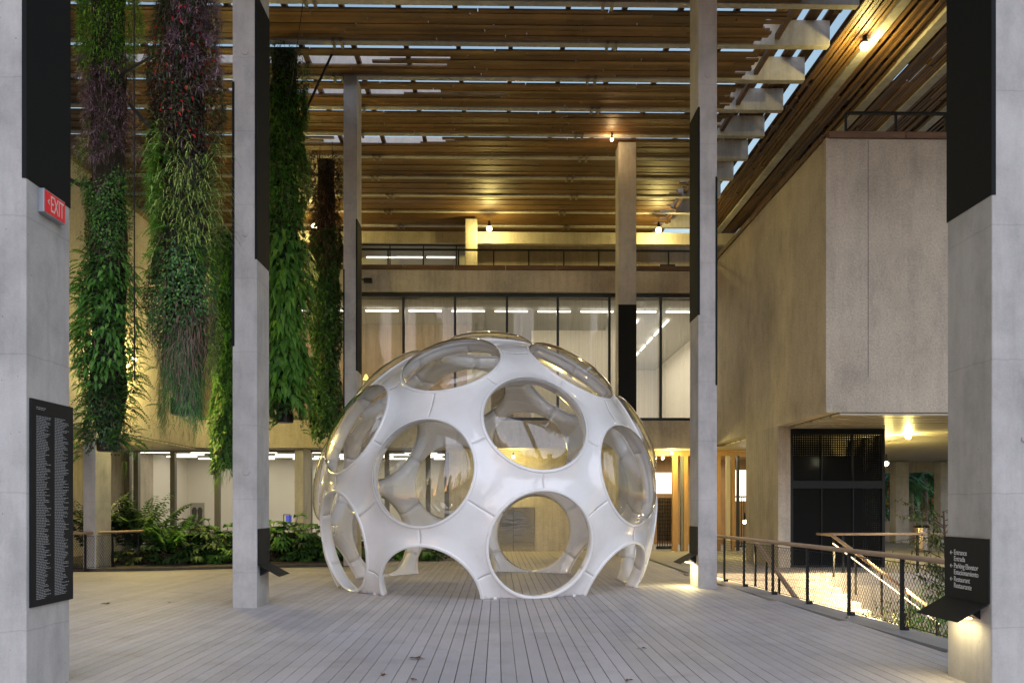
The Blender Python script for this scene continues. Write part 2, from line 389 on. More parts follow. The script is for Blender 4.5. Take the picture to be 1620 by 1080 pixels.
cMR = column(4.125, 4.515, 17.1, 17.84, ZB+.3, 'slender grey column just right of the dome with a folded sign low on it', [('L', 5.61, 9.88), ('R', 4.17, 8.45)],
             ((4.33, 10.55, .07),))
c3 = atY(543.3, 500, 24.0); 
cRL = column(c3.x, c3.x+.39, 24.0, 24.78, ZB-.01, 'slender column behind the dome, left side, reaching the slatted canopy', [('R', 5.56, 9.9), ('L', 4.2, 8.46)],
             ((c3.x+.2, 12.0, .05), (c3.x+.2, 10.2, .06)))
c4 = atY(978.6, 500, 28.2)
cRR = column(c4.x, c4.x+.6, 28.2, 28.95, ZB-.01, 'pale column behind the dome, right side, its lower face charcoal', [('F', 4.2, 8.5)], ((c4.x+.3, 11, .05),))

# text helper
def text_mesh(s, size, shear=0):
    cu = bpy.data.curves.new('txt', 'FONT'); cu.body = s; cu.size = size; cu.extrude = .0008; cu.resolution_u = 3; cu.space_character = .95
    o = bpy.data.objects.new('txt', cu); col.objects.link(o)
    dg = bpy.context.evaluated_depsgraph_get(); me = bpy.data.meshes.new_from_object(o.evaluated_get(dg)); bpy.data.objects.remove(o); bpy.data.curves.remove(cu)
    me.materials.clear(); return me
def face_mesh(me, origin, right, up, sx_=1.0):
    right = Vector(right); up = Vector(up); nn = right.cross(up)
    A = Matrix((right*sx_, up, nn)).transposed().to_4x4(); A.translation = Vector(origin); me.transform(A); return me

# exit sign on the side of the front left column
p = atX(66, 310, -4.135); q = atX(103.5, 361, -4.07)
yA = atX(70, 330, -4.09).y; yB = atX(103.5, 340, -4.09).y; z0 = atX(103.5, 361, -4.09).z; z1 = atX(70, 308, -4.09).z
z0, z1 = 4.345, 4.56
t = thing('exit_sign', 'small red EXIT sign on the front left column', 'sign', (-4.11, (yA+yB)/2, z0))
put('housing', MB().box((-4.148, yA, z0), (-4.092, yB, z1)), M['sign_grey'], t, bevel=.004)
fc = put('face', MB().box((-4.0925, yA+.012, z0+.012), (-4.087, yB-.012, z1-.012)), M['red'], t)
me = text_mesh('EXIT', .215)
xs = [v.co.x for v in me.vertices]; W = max(xs)-min(xs)
put('lettering', face_mesh(me, (-4.0865, yA+.10, z0+.037), (0, 1, 0), (0, 0, 1), (yB-yA-.145)/W), M['exit_txt'], t)
put('arrow', MB().bar((-4.086, yA+.055, z0+.115), (-4.086, yA+.085, z0+.135), .002, .012, (0, 0, 1)).bar((-4.086, yA+.055, z0+.115), (-4.086, yA+.085, z0+.095), .002, .012), M['exit_txt'], t)

# panel of names on the front left column
za = atX(53, 960, -4.13).z; zb = atX(53, 630, -4.13).z
t = thing('name_panel', 'tall black panel of small white lettering on the front left column', 'sign', (-4.14, 7.8, za))
put('plate', MB().box((-4.147, 7.475, za), (-4.125, 8.20, zb)), M['sign'], t)
mb = MB(); rr = random.Random(3)
for c_, (ya, yw) in enumerate(((7.55, .25), (7.86, .26))):
    zz = zb-.07-(.0 if c_ == 0 else .07); i = 0
    while zz > za+.06:
        i += 1
        if c_ == 0 and i == 3: zz -= .05; continue
        yy = ya; end = ya+yw*rr.uniform(.5, 1.0)
        while yy < end:
            w = rr.uniform(.018, .05); mb.add([(-4.1245, yy, zz-.003), (-4.1245, min(yy+w, end), zz-.003), (-4.1245, min(yy+w, end), zz+.003), (-4.1245, yy, zz+.003)], [(0, 1, 2, 3)]); yy += w+.007
        zz -= .0148
put('lettering', mb, M['txt_dim'], t, kind='stuff')

# folded wayfinding signs
def folded_sign(xf, sgn, y0, y1, zt, zb, drop, out, label, text=None, lamp=0, light_col=(1, .82, .42)):
    """plate on a column side plane x=xf facing sgn, bent outwards at the bottom"""
    t = thing('wayfinding_sign', label, 'sign', (xf, (y0+y1)/2, zb-drop), 'folded black signs on the columns')
    th = .008
    put('plate', MB().box((min(xf, xf+sgn*.018), y0, zb), (max(xf, xf+sgn*.018), y1, zt)), M['sign'], t)
    a = xf+sgn*.018; b_ = xf+sgn*out
    put('folded_shelf', MB().add([(a, y0, zb), (a, y1, zb), (b_, y1, zb-drop), (b_, y0, zb-drop), (a, y0, zb-th*1.5), (a, y1, zb-th*1.5), (b_, y1, zb-drop-th), (b_, y0, zb-drop-th)],
        [(0,1,2,3),(7,6,5,4),(0,4,5,1),(1,5,6,2),(2,6,7,3),(3,7,4,0)]), M['sign'], t)
    put('bracket', MB().add([(xf, y0+.15, zb-.02), (xf, y0+.15, zb-drop), (xf+sgn*out*.45, y0+.15, zb-drop*.5), (xf, y0+.40, zb-.02), (xf, y0+.40, zb-drop), (xf+sgn*out*.45, y0+.40, zb-drop*.5)],
        [(0,1,2),(5,4,3),(0,3,4,1),(1,4,5,2),(2,5,3,0)]), M['metal'], t)
    if lamp:
        put('lamp_strip', MB().box((min(xf+sgn*.05, xf+sgn*.16), y0+.2, zb-drop-.004), (max(xf+sgn*.05, xf+sgn*.16), y1-.2, zb-drop+.012)), M['led'], t)
        area('sign_lamp', (xf+sgn*.13, (y0+y1)/2, zb-drop-.02), .12, (y1-y0)*.6, lamp, light_col, parent=t)
    if text:
        yy = zt-text[0]
        for s, size, gap in text[1]:
            if s.startswith('<'):
                put('arrow', MB().bar((a+sgn*.001, y1-.105, yy+.018), (a+sgn*.001, y1-.150, yy+.018), .002, .006).bar((a+sgn*.001, y1-.105, yy+.018), (a+sgn*.001, y1-.125, yy+.035), .002, .007).bar((a+sgn*.001, y1-.105, yy+.018), (a+sgn*.001, y1-.125, yy+.001), .002, .007), M['txt'], t)
                s = s[1:]
            put('lettering', face_mesh(text_mesh(s, size), (a+sgn*.0015, y1-.172, yy), (0, -1, 0), (0, 0, 1), .93), M['txt'], t)
            yy -= gap
    return t
zt = atX(1575, 853, 4.49).z; zf = atX(1573, 957, 4.49).z
folded_sign(4.50, -1, 7.56, 8.30, zt, zf, .16, .30, 'black folded sign lettered Entrance, Parking Elevator, Restaurant on the front right column',
    (.172, [('<Entrance', .072, .062), ('Entrada', .072, .068), ('<Parking Elevator', .072, .062), ('Estacionamiento', .072, .068), ('<Restaurant', .072, .062), ('Restaurante', .072, .06)]), lamp=.9)
zt = EYE-(836-800)*13.94/FPX; zf = EYE-(893-800)*13.94/FPX
folded_sign(-3.99, 1, 13.97, 14.66, zt, zf, .19, .36, 'blank charcoal folded sign on the slender column left of the dome')
zt = EYE-(833-800)*17.1/FPX; zf = EYE-(877-800)*17.1/FPX
folded_sign(4.125, -1, 17.13, 17.82, zt, zf, .19, .36, 'blank charcoal folded sign lit from below on the slender column right of the dome', lamp=5, light_col=(1, .84, .38))

# ------------------------------------------------------------------ the geodesic dome with bubble windows
DC = Vector((-.19+.0, 18.43, 1.645)); RD = 3.66; AH = .2780
p = atY(773, 800, 18.43); DC.x = p.x
az = R_(-73.5); V = [Vector((0, 0, 1))]; el = math.atan(.5)
for k in range(5): a = az+R_(72*k); V.append(Vector((math.cos(el)*math.cos(a), math.cos(el)*math.sin(a), math.sin(el))))
for k in range(5): a = az+R_(36+72*k); V.append(Vector((math.cos(el)*math.cos(a), math.cos(el)*math.sin(a), -math.sin(el))))
V.append(Vector((0, 0, -1)))
F = []
for i in range(12):
    for j in range(i):
        for k in range(j):
            if V[i].dot(V[j]) > .4 and V[i].dot(V[k]) > .4 and V[j].dot(V[k]) > .4: F.append((V[i]+V[j]+V[k]).normalized())
dome = thing('bubble_dome', 'white fibreglass geodesic dome with clear bubble windows standing on the deck', 'dome', (DC.x, DC.y, 0))
def tang(c, d): return (d-c*c.dot(d)).normalized()
def on(c, d, a): return c*math.cos(a)+d*math.sin(a)
def slerp(a, b, t):
    w = a.angle(b); 
    return a.copy() if w < 1e-7 else (a*math.sin((1-t)*w)+b*math.sin(t*w))/math.sin(w)
triples = []
for v in V:
    fs = [f for f in F if f.angle(v) < R_(38)]
    for i in range(5):
        for j in range(5):
            if i != j and fs[i].angle(fs[j]) < R_(43) and Matrix((v, fs[i], fs[j])).determinant() > 0: triples.append((v, fs[i], fs[j]))
def panel_mesh(T):
    v, f, g = T; cen = (v+f+g).normalized()
    prof = [(0, .0), (.0012, .05), (.005, .13), (.013, .185), (.024, .222), (.033, .235)]   # lip: angle outwards, depth
    def loop(da, nA=11, nS=4):
        pts = []
        ring = [(v, f, g), (g, v, f), (f, g, v)]     # hole, from-neighbour, to-neighbour
        for h, a, b_ in ring:
            ta, tb = tang(h, a), tang(h, b_); w = ta.angle(tb)
            for i in range(nA):
                d = slerp(ta, tb, i/(nA-1)); q = on(h, d, AH+da)
                if i in (0, nA-1): q = slerp(q, cen, .0003)
                pts.append((q, True))
            w2 = h.angle(b_)
            for i in range(1, nS):
                q = on(h, tb, AH+da+(w2-2*(AH+da))*i/nS); pts.append((slerp(q, cen, .0003), False))
        return pts
    mb = MB()
    hol = (v, f, g)
    def dlt(q, a): return min(q.angle(h) for h in hol)-a
    L0 = loop(0); n_ = len(L0)
    sl = [0, .06, .14, .24, .38, .55, .75]
    idx = {}
    def rad_out(q):
        d = max(0, dlt(q, AH)); s = max(0, 1-d/.022)
        return RD-.06*(1-math.exp(-(d/.045)**1.4))
    for i, s in enumerate(sl):
        for j, (q, arc) in enumerate(L0):
            u = slerp(q, cen, s); r = rad_out(u)
            if i == 0 and not arc: r -= .0006
            idx['o', i, j] = len(mb.v); mb.v.append(tuple(u*r))
    oc = len(mb.v); mb.v.append(tuple(cen*rad_out(cen)))
    for i in range(len(sl)-1):
        for j in range(n_): k = (j+1) % n_; mb.f.append((idx['o', i, j], idx['o', i, k], idx['o', i+1, k], idx['o', i+1, j]))
    for j in range(n_): mb.f.append((idx['o', len(sl)-1, j], idx['o', len(sl)-1, (j+1) % n_], oc))
    # lip
    prev = [idx['o', 0, j] for j in range(n_)]
    for da, dep in prof[1:]:
        cur = []
        for q, arc in loop(da): cur.append(len(mb.v)); mb.v.append(tuple(q*(RD-dep)))
        for j in range(n_): k = (j+1) % n_; mb.f.append((prev[k], prev[j], cur[j], cur[k]))
        prev = cur
    LI = [q for q, _ in loop(prof[-1][0])]
    for s in sl[2:]:
        cur = []
        for q in LI: cur.append(len(mb.v)); mb.v.append(tuple(slerp(q, cen, s)*(RD-.24)))
        for j in range(n_): k = (j+1) % n_; mb.f.append((prev[k], prev[j], cur[j], cur[k]))
        prev = cur
    ic = len(mb.v); mb.v.append(tuple(cen*(RD-.24)))
    for j in range(n_): mb.f.append((prev[(j+1) % n_], prev[j], ic))
    me = mb.mesh('shell_panel', True)
    bm = bmesh.new(); bm.from_mesh(me); bmesh.ops.recalc_face_normals(bm, faces=bm.faces); bm.to_mesh(me); bm.free()
    return me
T0 = triples[0]; PM = panel_mesh(T0); PM.materials.append(M['gel'])
B0 = Matrix(T0).transposed().inverted()
ZC = .004
def cut(me, A):
    me = me.copy(); me.transform(A); bm = bmesh.new(); bm.from_mesh(me)
    r = bmesh.ops.bisect_plane(bm, geom=bm.verts[:]+bm.edges[:]+bm.faces[:], plane_co=(0, 0, ZC), plane_no=(0, 0, -1), clear_outer=True)
    ed = [e for e in r['geom_cut'] if isinstance(e, bmesh.types.BMEdge)]
    try: bmesh.ops.holes_fill(bm, edges=[e for e in bm.edges if e.is_boundary and all(abs(v.co.z-ZC) < 1e-4 for v in e.verts)], sides=0)
    except Exception: pass
    bm.to_mesh(me); n_ = len(bm.verts); bm.free(); return me if n_ else None
def place(name, me, A, parent, mat, lim):
    zs = [(A @ Vector(c)).z for c in lim]
    if max(zs) < ZC: return None
    if min(zs) < ZC:
        m2 = cut(me, A)
        if m2 is None or len(m2.polygons) == 0: return None
        return put(name, m2, mat, parent)
    o = put(name, me, mat, parent); o.matrix_basis = A; return o
pv = [v.co.copy() for v in PM.vertices]
for T in triples:
    A = Matrix.Translation(DC) @ (Matrix(T).transposed() @ B0).to_4x4()
    place('shell_panel', PM, A, dome, M['gel'], pv)
# rims and bubbles, canonical along +z
rb = MB(); NS = 72
rp = [(AH-.0055, RD-.045), (AH-.0060, RD+.004), (AH-.003, RD+.013), (AH+.006, RD+.013), (AH+.0105, RD+.006), (AH+.0120, RD-.014)]
for a, r in rp:
    for k in range(NS): t_ = 2*math.pi*k/NS; rb.v.append((r*math.sin(a)*math.cos(t_), r*math.sin(a)*math.sin(t_), r*math.cos(a)))
for i in range(len(rp)-1):
    for k in range(NS): rb.f.append((i*NS+k, (i+1)*NS+k, (i+1)*NS+(k+1) % NS, i*NS+(k+1) % NS))
RM = rb.mesh('rim', True); RM.materials.append(M['gel'])
bb = MB(); br = RD*math.sin(AH)-.012; bz = RD*math.cos(AH)-.005; bh = .31; NB = 14
for i in range(1, NB+1):
    s = i/NB
    # flattened bubble profile
    r = br*math.sin(s*math.pi/2); z = bz+bh*(math.cos(s*math.pi/2)**.85 if s < 1 else 0)
    for k in range(NS): t_ = 2*math.pi*k/NS; bb.v.append((r*math.cos(t_), r*math.sin(t_), z))
top = len(bb.v); bb.v.append((0, 0, bz+bh))
for k in range(NS): bb.f.append((top, k, (k+1) % NS))
for i in range(NB-1):
    for k in range(NS): bb.f.append((i*NS+k, (i+1)*NS+k, (i+1)*NS+(k+1) % NS, i*NS+(k+1) % NS))
BM = bb.mesh('bubble', True); BM.materials.append(M['acrylic'])
rv = [v.co.copy() for v in RM.vertices]; bv = [v.co.copy() for v in BM.vertices]
for d in V+F:
    if d.z < -.6: continue
    A = Matrix.Translation(DC) @ d.to_track_quat('Z', 'Y').to_matrix().to_4x4()
    ro = place('rim', RM, A, dome, M['gel'], rv)
    if d.z > -.1:
        bo = put('bubble', BM, None, ro); bo.matrix_basis = A
# foot brackets where the legs meet the deck
for d in F:
    if -.3 < d.z < -.05:
        a0 = math.atan2(d.y, d.x)
        for s in (-1, 1):
            for da in (.10, .24):
                a = a0+s*da; r = RD*math.cos(math.asin((DC.z-.05)/RD))-.10
                c = Vector((DC.x+r*math.cos(a), DC.y+r*math.sin(a), 0))
                mb = MB().box((-.05, -.03, 0), (.05, .03, .035)); mb.v = [tuple(c+Matrix.Rotation(a, 3, 'Z') @ Vector(q)) for q in mb.v]
                put('foot_bracket', mb, M['gel'], dome)

# ------------------------------------------------------------------ museum building round the courtyard
mus = thing('museum_building', 'pale concrete museum with glazed gallery storeys enclosing the courtyard', 'building', (0, 30, 0))
def mbox(name, a, b, mat, parent=None, **k): return put(name, MB().box(a, b), mat, parent or mus, **k)
X0 = -26; X9 = 24
# rear facade
mbox('fascia', (XL-.0, Y2, ZS-.08), (XR, Y2+.5, 4.72), M['facade'])
mbox('fascia', (XL, Y2, 9.27), (XR, Y2+.5, ZT-.09), M['facade'])
mbox('floor_slab', (X0, Y2+.5, ZS+.10), (X9, 46, 4.66), M['facade'])
mbox('floor_slab', (X0, Y2+.5, 9.30), (X9, 46, ZT-.09), M['facade'])
# left wing and right wing
ZW, ZSR = 10.33, 3.89                                       # wing tops, underside of the right wing
mbox('wing_wall', (X0, 13.0, ZS-.08), (XL, Y2+.5, ZW), M['boxconc'])
mbox('wing_wall', (XR, Y1, ZSR), (X9, Y2+.5, ZW), M['boxconc'])
for zz in (5.6, ):
    pass
mbox('wall_joint', (atY(1373, 400, Y1).x, Y1-.004, ZS+.9), (atY(1373, 400, Y1).x+.012, Y1+.01, ZW-.05), M['joint'])
for a_, b_ in (((XR-.05, Y1-.06, ZT), (X9, Y1+.16, ZT+.10)),):
    pass
for px, py in ((1410, 372), (1410, 476), (1410, 533), (1335, 300), (1335, 480), (1475, 300), (1475, 476)):
    c = atY(px, py, Y1); put('tie_hole_plug', MB().lathe((c.x, Y1-.002, c.z), [(.045, .006), (.045, -.002), (.035, -.005)], 16, 'y'), M['boxconc'], mus)
# wooden edge boards along the wing tops
def edge_boards(p, q, step=1.82):
    p = Vector(p); q = Vector(q); L = (q-p).length; d = (q-p)/L; k = 0
    while k < L-.05:
        e = min(k+step-.02, L); put('edge_board', MB().bar(p+d*k, p+d*e, .22, .15), M['edgewood'], mus); k += step
edge_boards((XR+.06, Y1+.06, ZW+.06), (17, Y1+.06, ZW+.06))
edge_boards((XR+.06, Y1+.18, ZW+.06), (XR+.06, Y2, ZW+.06))
edge_boards((XL-.06, 13, ZW+.06), (XL-.06, Y2, ZW+.06))
edge_boards((XL, Y2+.06, ZT+.0), (XR, Y2+.06, ZT+.0))
# pier and recess under the right wing
yA = atX(1180, 800, XR).y; yB = atX(1231, 800, XR).y; xB = atY(1250.5, 800, yB).x
mbox('pier', (XR+.004, yB, -.03), (xB, yA, ZSR+.05), M['facade'])
mbox('pier', (xB, yB+2.6, -.03), (xB+2.6, yA, ZSR+.05), M['facade'])
# level 1 back wall
wall1 = mbox('rear_wall', (-1.9, YG, -.03), (5.9, YG+.3, ZS+.08), M['facade'])
pa = atY(789, 802, YG-.02); pb = atY(812, 870.5, YG-.02); pc = atY(845, 801, YG-.02)
t = thing('lift_doors', 'polished steel double lift doors in the rear wall seen through the dome', 'doors', ((pa.x+pc.x)/2, YG-.03, 0))
put('door_leaf', MB().box((pa.x, YG-.05, .005), (pb.x-.01, YG-.015, pa.z)), M['elevator'], t)
put('door_leaf', MB().box((pb.x+.01, YG-.05, .005), (pc.x, YG-.015, pa.z)), M['elevator'], t)
put('door_jamb', MB().box((pb.x-.012, YG-.06, .0), (pb.x+.012, YG-.014, pa.z+.02)), M['greymull'], t)

# soffits of narrow boards (run across)
def soffit(x0, x1, y0, y1, z, pitch, mat):
    mb = MB(); y = y0
    while y < y1-.01:
        mb.box((x0, y, z), (x1, min(y+pitch-max(.045, pitch*.2), y1), z+.05)); y += pitch
    put('soffit_boards', mb, mat, mus, kind='stuff')
    mbox('soffit_backing', (x0, y0, z+.05), (x1, y1, z+.07), M['dark'])
M['soffit'] = plain('soffit_board_paint', (.46, .42, .33), .45)
soffit(XL, XR, Y2+.02, YG+2.0, ZS-.05, .16, M['soffit'])
soffit(XR+.34, X9, Y1+.04, 40, ZSR-.065, .62, M['soffit'])
soffit(X0, XL, 13.1, Y2, ZS-.14, .30, M['soffit'])
mbox('recess_wall', (-15.5, 20, -.03), (-13.9, 34, ZS), M['facade'])
t = thing('column', 'short concrete column under the left wing beside the garden railing', 'column', (atZ(140, 900).x, 22.3, 0))
xa = atY(131.5, 850, 22.3).x; xb = atY(151, 850, 22.3).x
put('shaft', MB().box((xa, 22.3, -.03), (xb, 23.2, ZS-.1)), M['column'], t, bevel=.01)
t = thing('column', 'grey column at the gallery glass left of the dome', 'column', (-6.9, 30.6, 0))
xa = atY(466, 850, 29.9).x; xb = atY(480, 850, 29.9).x
put('shaft', MB().box((xa, 29.9, -.03), (xb, 31.1, ZS-.06)), M['column'], t, bevel=.01)

# ---- glazing
def glazing(name, xs, y, z0, z1, fw_, mat, depth=.14, head=.14, sill=.12, scrim=False, lbl=None):
    g = MB(); xa, xb = xs[0], xs[-1]
    fr = put(name, MB().box((xa, y, z1-head), (xb, y+depth, z1)).box((xa, y, z0), (xb, y+depth, z0+sill)), mat, mus)
    for x in xs: put('mullion', MB().box((x-fw_/2, y-.02, z0+sill), (x+fw_/2, y+depth, z1-head)), mat, fr)
    for a, c in zip(xs[:-1], xs[1:]):
        put('pane', MB().add([(a+fw_/2, y+.06, z0+sill), (c-fw_/2, y+.06, z0+sill), (c-fw_/2, y+.06, z1-head), (a+fw_/2, y+.06, z1-head)], [(0, 1, 2, 3)]), M['glass'], fr)
        if scrim: put('scrim', MB().add([(a, y+.35, z0), (c, y+.35, z0), (c, y+.35, z1), (a, y+.35, z1)], [(0, 1, 2, 3)]), M['scrim'], fr)
    return fr
x557 = [atY(px, 560, Y2+.2).x for px in (312, 393.5, 475, 557, 638.5, 720, 802, 882.4, 964, 1045)]
glazing('upper_window_frame', [XL+.05]+x557[1:]+[XR-.02], Y2+.16, 4.72, 9.27, .085, M['frame'], scrim=True)
xs1 = [atY(px, 800, YG).x for px in (166, 215, 273, 343, 415, 489, 560, 612, 677)]
glazing('lower_window_frame', [-13.8]+xs1+[-1.9], YG, -.02, ZS-.06, .17, M['greymull'], .2, .06, .08)
# white reveal strips beside the lower mullions
# ---- upper gallery room
mbox('gallery_ceiling', (X0+12, Y2+.6, 9.12), (X9-8, 45.9, 9.29), M['ceiling'])
mbox('gallery_wall', (-16, 34.2, 4.67), (-.95, 34.4, 9.1), M['curtain'])
mbox('gallery_wall', (atY(739, 600, 33.8).x, 33.8, 4.67), (atY(777, 600, 33.8).x, 34.0, 8.75), M['white_wall'])
mbox('gallery_wall', (-.8, 40, 4.67), (4.6, 40.2, 9.1), M['curtain'])
mbox('gallery_wall', (atY(841, 600, 33.6).x, 33.6, 4.67), (atY(990, 600, 33.6).x, 33.8, 8.75), M['white_wall'])
mbox('gallery_wall', (4.8, 45.5, 4.67), (16, 45.7, 9.1), M['white_wall'])
mbox('gallery_wall', (XR+.9, 30.3, 4.67), (XR+1.1, 45.4, 9.1), M['white_wall'])
mbox('gallery_wall', (4.45, 34.0, 4.67), (4.6, 45.4, 9.1), M['white_wall'])
mbox('gallery_wall', (-16.2, 30.2, 4.67), (-16.0, 34.4, 9.1), M['white_wall'])
tubeme = MB().box((-.62, -.03, -.025), (.62, .03, .025)).mesh('tube'); tubeme.materials.append(M['tube'])
tubey = MB().box((-.03, -.6, -.025), (.03, .6, .025)).mesh('tube'); tubey.materials.append(M['tube'])
def strips(xs, ys, z, label, along='x', group='lit gallery strip lights'):
    for x in xs:
        for y in ys:
            o = put('strip_light', tubeme if along == 'x' else tubey, None, mus); o.location = (x, y, z)
            o.matrix_parent_inverse = Matrix.Translation(-Vector(mus.location))
strips([-9.2+1.62*i for i in range(11)], [31.5], 9.02, '')
strips([5.55, 6.75], [33.5+1.75*i for i in range(6)], 9.02, '', 'y')
area('gallery_light', (-1.5, 31.6, 8.95), 17, .5, 62, WHITE, parent=mus)
area('gallery_light', (6.4, 38, 8.9), 2.5, 10, 75, WHITE, parent=mus)
area('gallery_light', (2, 36.5, 8.9), 4, 3, 14, WHITE, parent=mus)
# ---- lower gallery room
mbox('gallery_wall', (-16, 38.0, -.02), (-1.6, 38.2, ZS+.1), M['white_wall'])
mbox('gallery_wall', (-1.85, YG+.35, -.02), (-1.65, 38.0, ZS+.1), M['white_wall'])
mbox('gallery_wall', (-14.2, YG+.35, -.02), (-14.0, 38, ZS+.1), M['white_wall'])
mbox('gallery_ceiling', (-16, YG+.25, ZS-.02), (-1.6, 38.2, ZS+.09), M['ceiling'])
for j, y in enumerate([32.3+1.45*i for i in range(4)]):
    strips([-13.2+(.8 if j % 2 else 0)+2.05*i for i in range(6)], [y], ZS-.07, '')
area('gallery_light', (-7.8, 34.6, ZS-.12), 11.5, 5.0, 62, WHITE, parent=mus)
# right lobby
mbox('lobby_wall', (5.0, 38.0, -.02), (14, 38.2, ZS+.1), M['orangewood'])
mbox('lobby_wall', (5.6, YG+.35, -.02), (5.75, 38, ZS+.1), M['facade'])
mbox('lobby_ceiling', (5.0, YG+.1, ZS-.04), (14, 38.2, ZS+.09), M['orangewood'])
def lob(px): return atY(px, 800, YG).x
fr = mbox('entrance_frame', (5.9, YG, ZS-.24), (12, YG+.16, ZS-.06), M['orangewood'])
for px, w, mt in ((1068, .20, 'orangewood'), (1079, .10, 'greymull'), (1085, .16, 'orangewood'), (1100, .10, 'orangewood'), (1137, .14, 'orangewood'), (1152, .14, 'soffit'), (1160, .12, 'orangewood'), (1168, .08, 'frame'), (1186, .14, 'orangewood')):
    put('door_frame', MB().box((lob(px)-w/2, YG-.02, -.02), (lob(px)+w/2, YG+.15, ZS-.24)), M[mt], fr)
for a, c in ((1040, 1066), (1087, 1136), (1154, 1159), (1169, 1190)):
    put('pane', MB().add([(lob(a), YG+.07, 0), (lob(c), YG+.07, 0), (lob(c), YG+.07, ZS-.24), (lob(a), YG+.07, ZS-.24)], [(0, 1, 2, 3)]), M['glass'], fr)
mbox('interior_glow_panel', (atY(1036, 800, 34).x, 34, 2.2), (atY(1064, 800, 34).x, 34.05, 3.05), M['bright'])  # emissive sheets stand in for the bright interior behind the entrance glass
mbox('interior_glow_panel', (atY(1164, 800, 35).x, 35, 1.9), (atY(1192, 800, 35).x, 35.05, 3.2), M['bright'])
t = thing('display_rack', 'dark gridded display rack inside the lit entrance right of the dome', 'rack', (6.5, 32.6, 0))
ra = atY(1040, 800, 32.6).x; rb_ = atY(1064, 800, 32.6).x
mb = MB()
for i in range(7): x = ra+(rb_-ra)*i/6; mb.box((x-.012, 32.6, 0), (x+.012, 32.64, 2.0))
for i in range(14): z = .12+i*.145; mb.box((ra, 32.595, z-.012), (rb_, 32.645, z+.012))
put('grid', mb, M['metal'], t, kind='stuff'); put('shelf_back', MB().box((ra, 32.66, .3), (rb_, 32.7, 1.98)), M['edgewood'], t); put('base', MB().box((ra-.03, 32.58, 0), (rb_+.03, 32.75, .1)), M['metal'], t)
area('lobby_light', (8.5, 34.5, ZS-.15), 5, 5, 60, WHITE, parent=mus)
t = thing('barred_gate', 'slim barred black gate inside the entrance, right of the slender column', 'gate', (9, 33, 0))
ga, gb = atY(1162, 800, 33).x, atY(1192, 800, 33).x
for i in range(9): put('bar', MB().box((ga+(gb-ga)*i/8-.012, 33, .1), (ga+(gb-ga)*i/8+.012, 33.03, 2.05)), M['metal'], t)
put('gate_frame', MB().box((ga, 32.99, 2.03), (gb, 33.04, 2.09)).box((ga, 32.99, .06), (gb, 33.04, .12)), M['metal'], t)

# things in the lower gallery
def atg(px, py): return atY(px, py, 36.5)
t = thing('tripod_sculpture', 'dark telescope-like sculpture on tripod legs behind the gallery glass', 'sculpture', (atg(258, 860).x, 36.5, 0))
hd = atg(262, 797); 
put('barrel', MB().tube([atg(249, 793), atg(268, 793)], .09, 10), M['greymull'], t)
put('head', MB().box(tuple(hd-Vector((.16, .1, .08))), tuple(hd+Vector((.16, .1, .12)))), M['greymull'], t)
for dx, dy in ((-.55, 0), (.12, .35), (.12, -.35)): put('leg', MB().tube([hd, Vector((hd.x+dx, hd.y+dy, 0))], .028, 6), M['greymull'], t)
t = thing('gallery_poster', 'grey framed print of two dark upright shapes on the gallery wall', 'poster', (atY(313, 800, 37.95).x, 37.95, 1.0))
a = atY(301, 838, 37.95); c = atY(323, 795, 37.95)
put('sheet', MB().box((a.x, 37.95, a.z), (c.x, 37.99, c.z)), M['paper'], t)
for s in (.30, .70):
    x = a.x+(c.x-a.x)*s; zz = [a.z+.08, a.z+.35, a.z+.62, a.z+.9, c.z-.2]
    put('printed_shape', MB().tube([(x, 37.945, q) for q in zz], [.10, .13, .09, .12, .06], 10, sq=.08), M['poster_dark'], t)
t = thing('display_case', 'small glass display case glowing blue beside the gallery column', 'display case', (atg(456, 830).x, 36.5, 0))
a = atg(449, 830); c = atg(460, 813)
put('case_frame', MB().box((a.x, 36.4, a.z), (a.x+.03, 36.44, c.z)).box((c.x-.03, 36.4, a.z), (c.x, 36.44, c.z)).box((a.x, 36.4, c.z-.03), (c.x, 36.44, c.z)), M['frame'], t)
put('screen', MB().box((a.x+.1, 36.45, a.z+.05), (c.x+.05, 36.47, c.z-.05)), M['vitrine'], t)
put('plinth', MB().box((a.x-.3, 36.4, 0), (c.x+.3, 36.9, a.z-.02)), M['white_wall'], t)

# ---- top terrace
YT = 38.4
mbox('terrace_wall', (X0, YT, ZT-.1), (X9, YT+.3, ZB+.2), M['facade'])
mbox('terrace_header', (-9.5, 36.2, 13.05), (12, 36.5, 13.55), M['facade'])
a = atY(737, 400, 36.0); c = atY(755, 400, 36.0)
mbox('terrace_pier', (a.x, 35.6, ZT-.1), (c.x, 36.1, 13.9), M['facade'])
t = thing('terrace_door', 'orange wooden door on the top terrace beside the right rear column', 'door', (7, YT-.1, ZT-.1))
a = atY(1008, 400, YT-.12); c = atY(1042, 400, YT-.12)
for i in range(4):
    w = (c.x-a.x)/4; put('board', MB().box((a.x+i*w+.006, YT-.12, ZT-.09), (a.x+(i+1)*w-.006, YT-.06, 12.75)), M['orangewood'], t)
a = atY(1044, 400, YT-.05); c = atY(1068, 400, YT-.05)
mbox('opening_shade_sheet', (a.x, YT-.08, ZT-.09), (c.x, YT-.03, 12.8), M['frame'])  # dark sheet on the wall stands in for the shade inside an opening
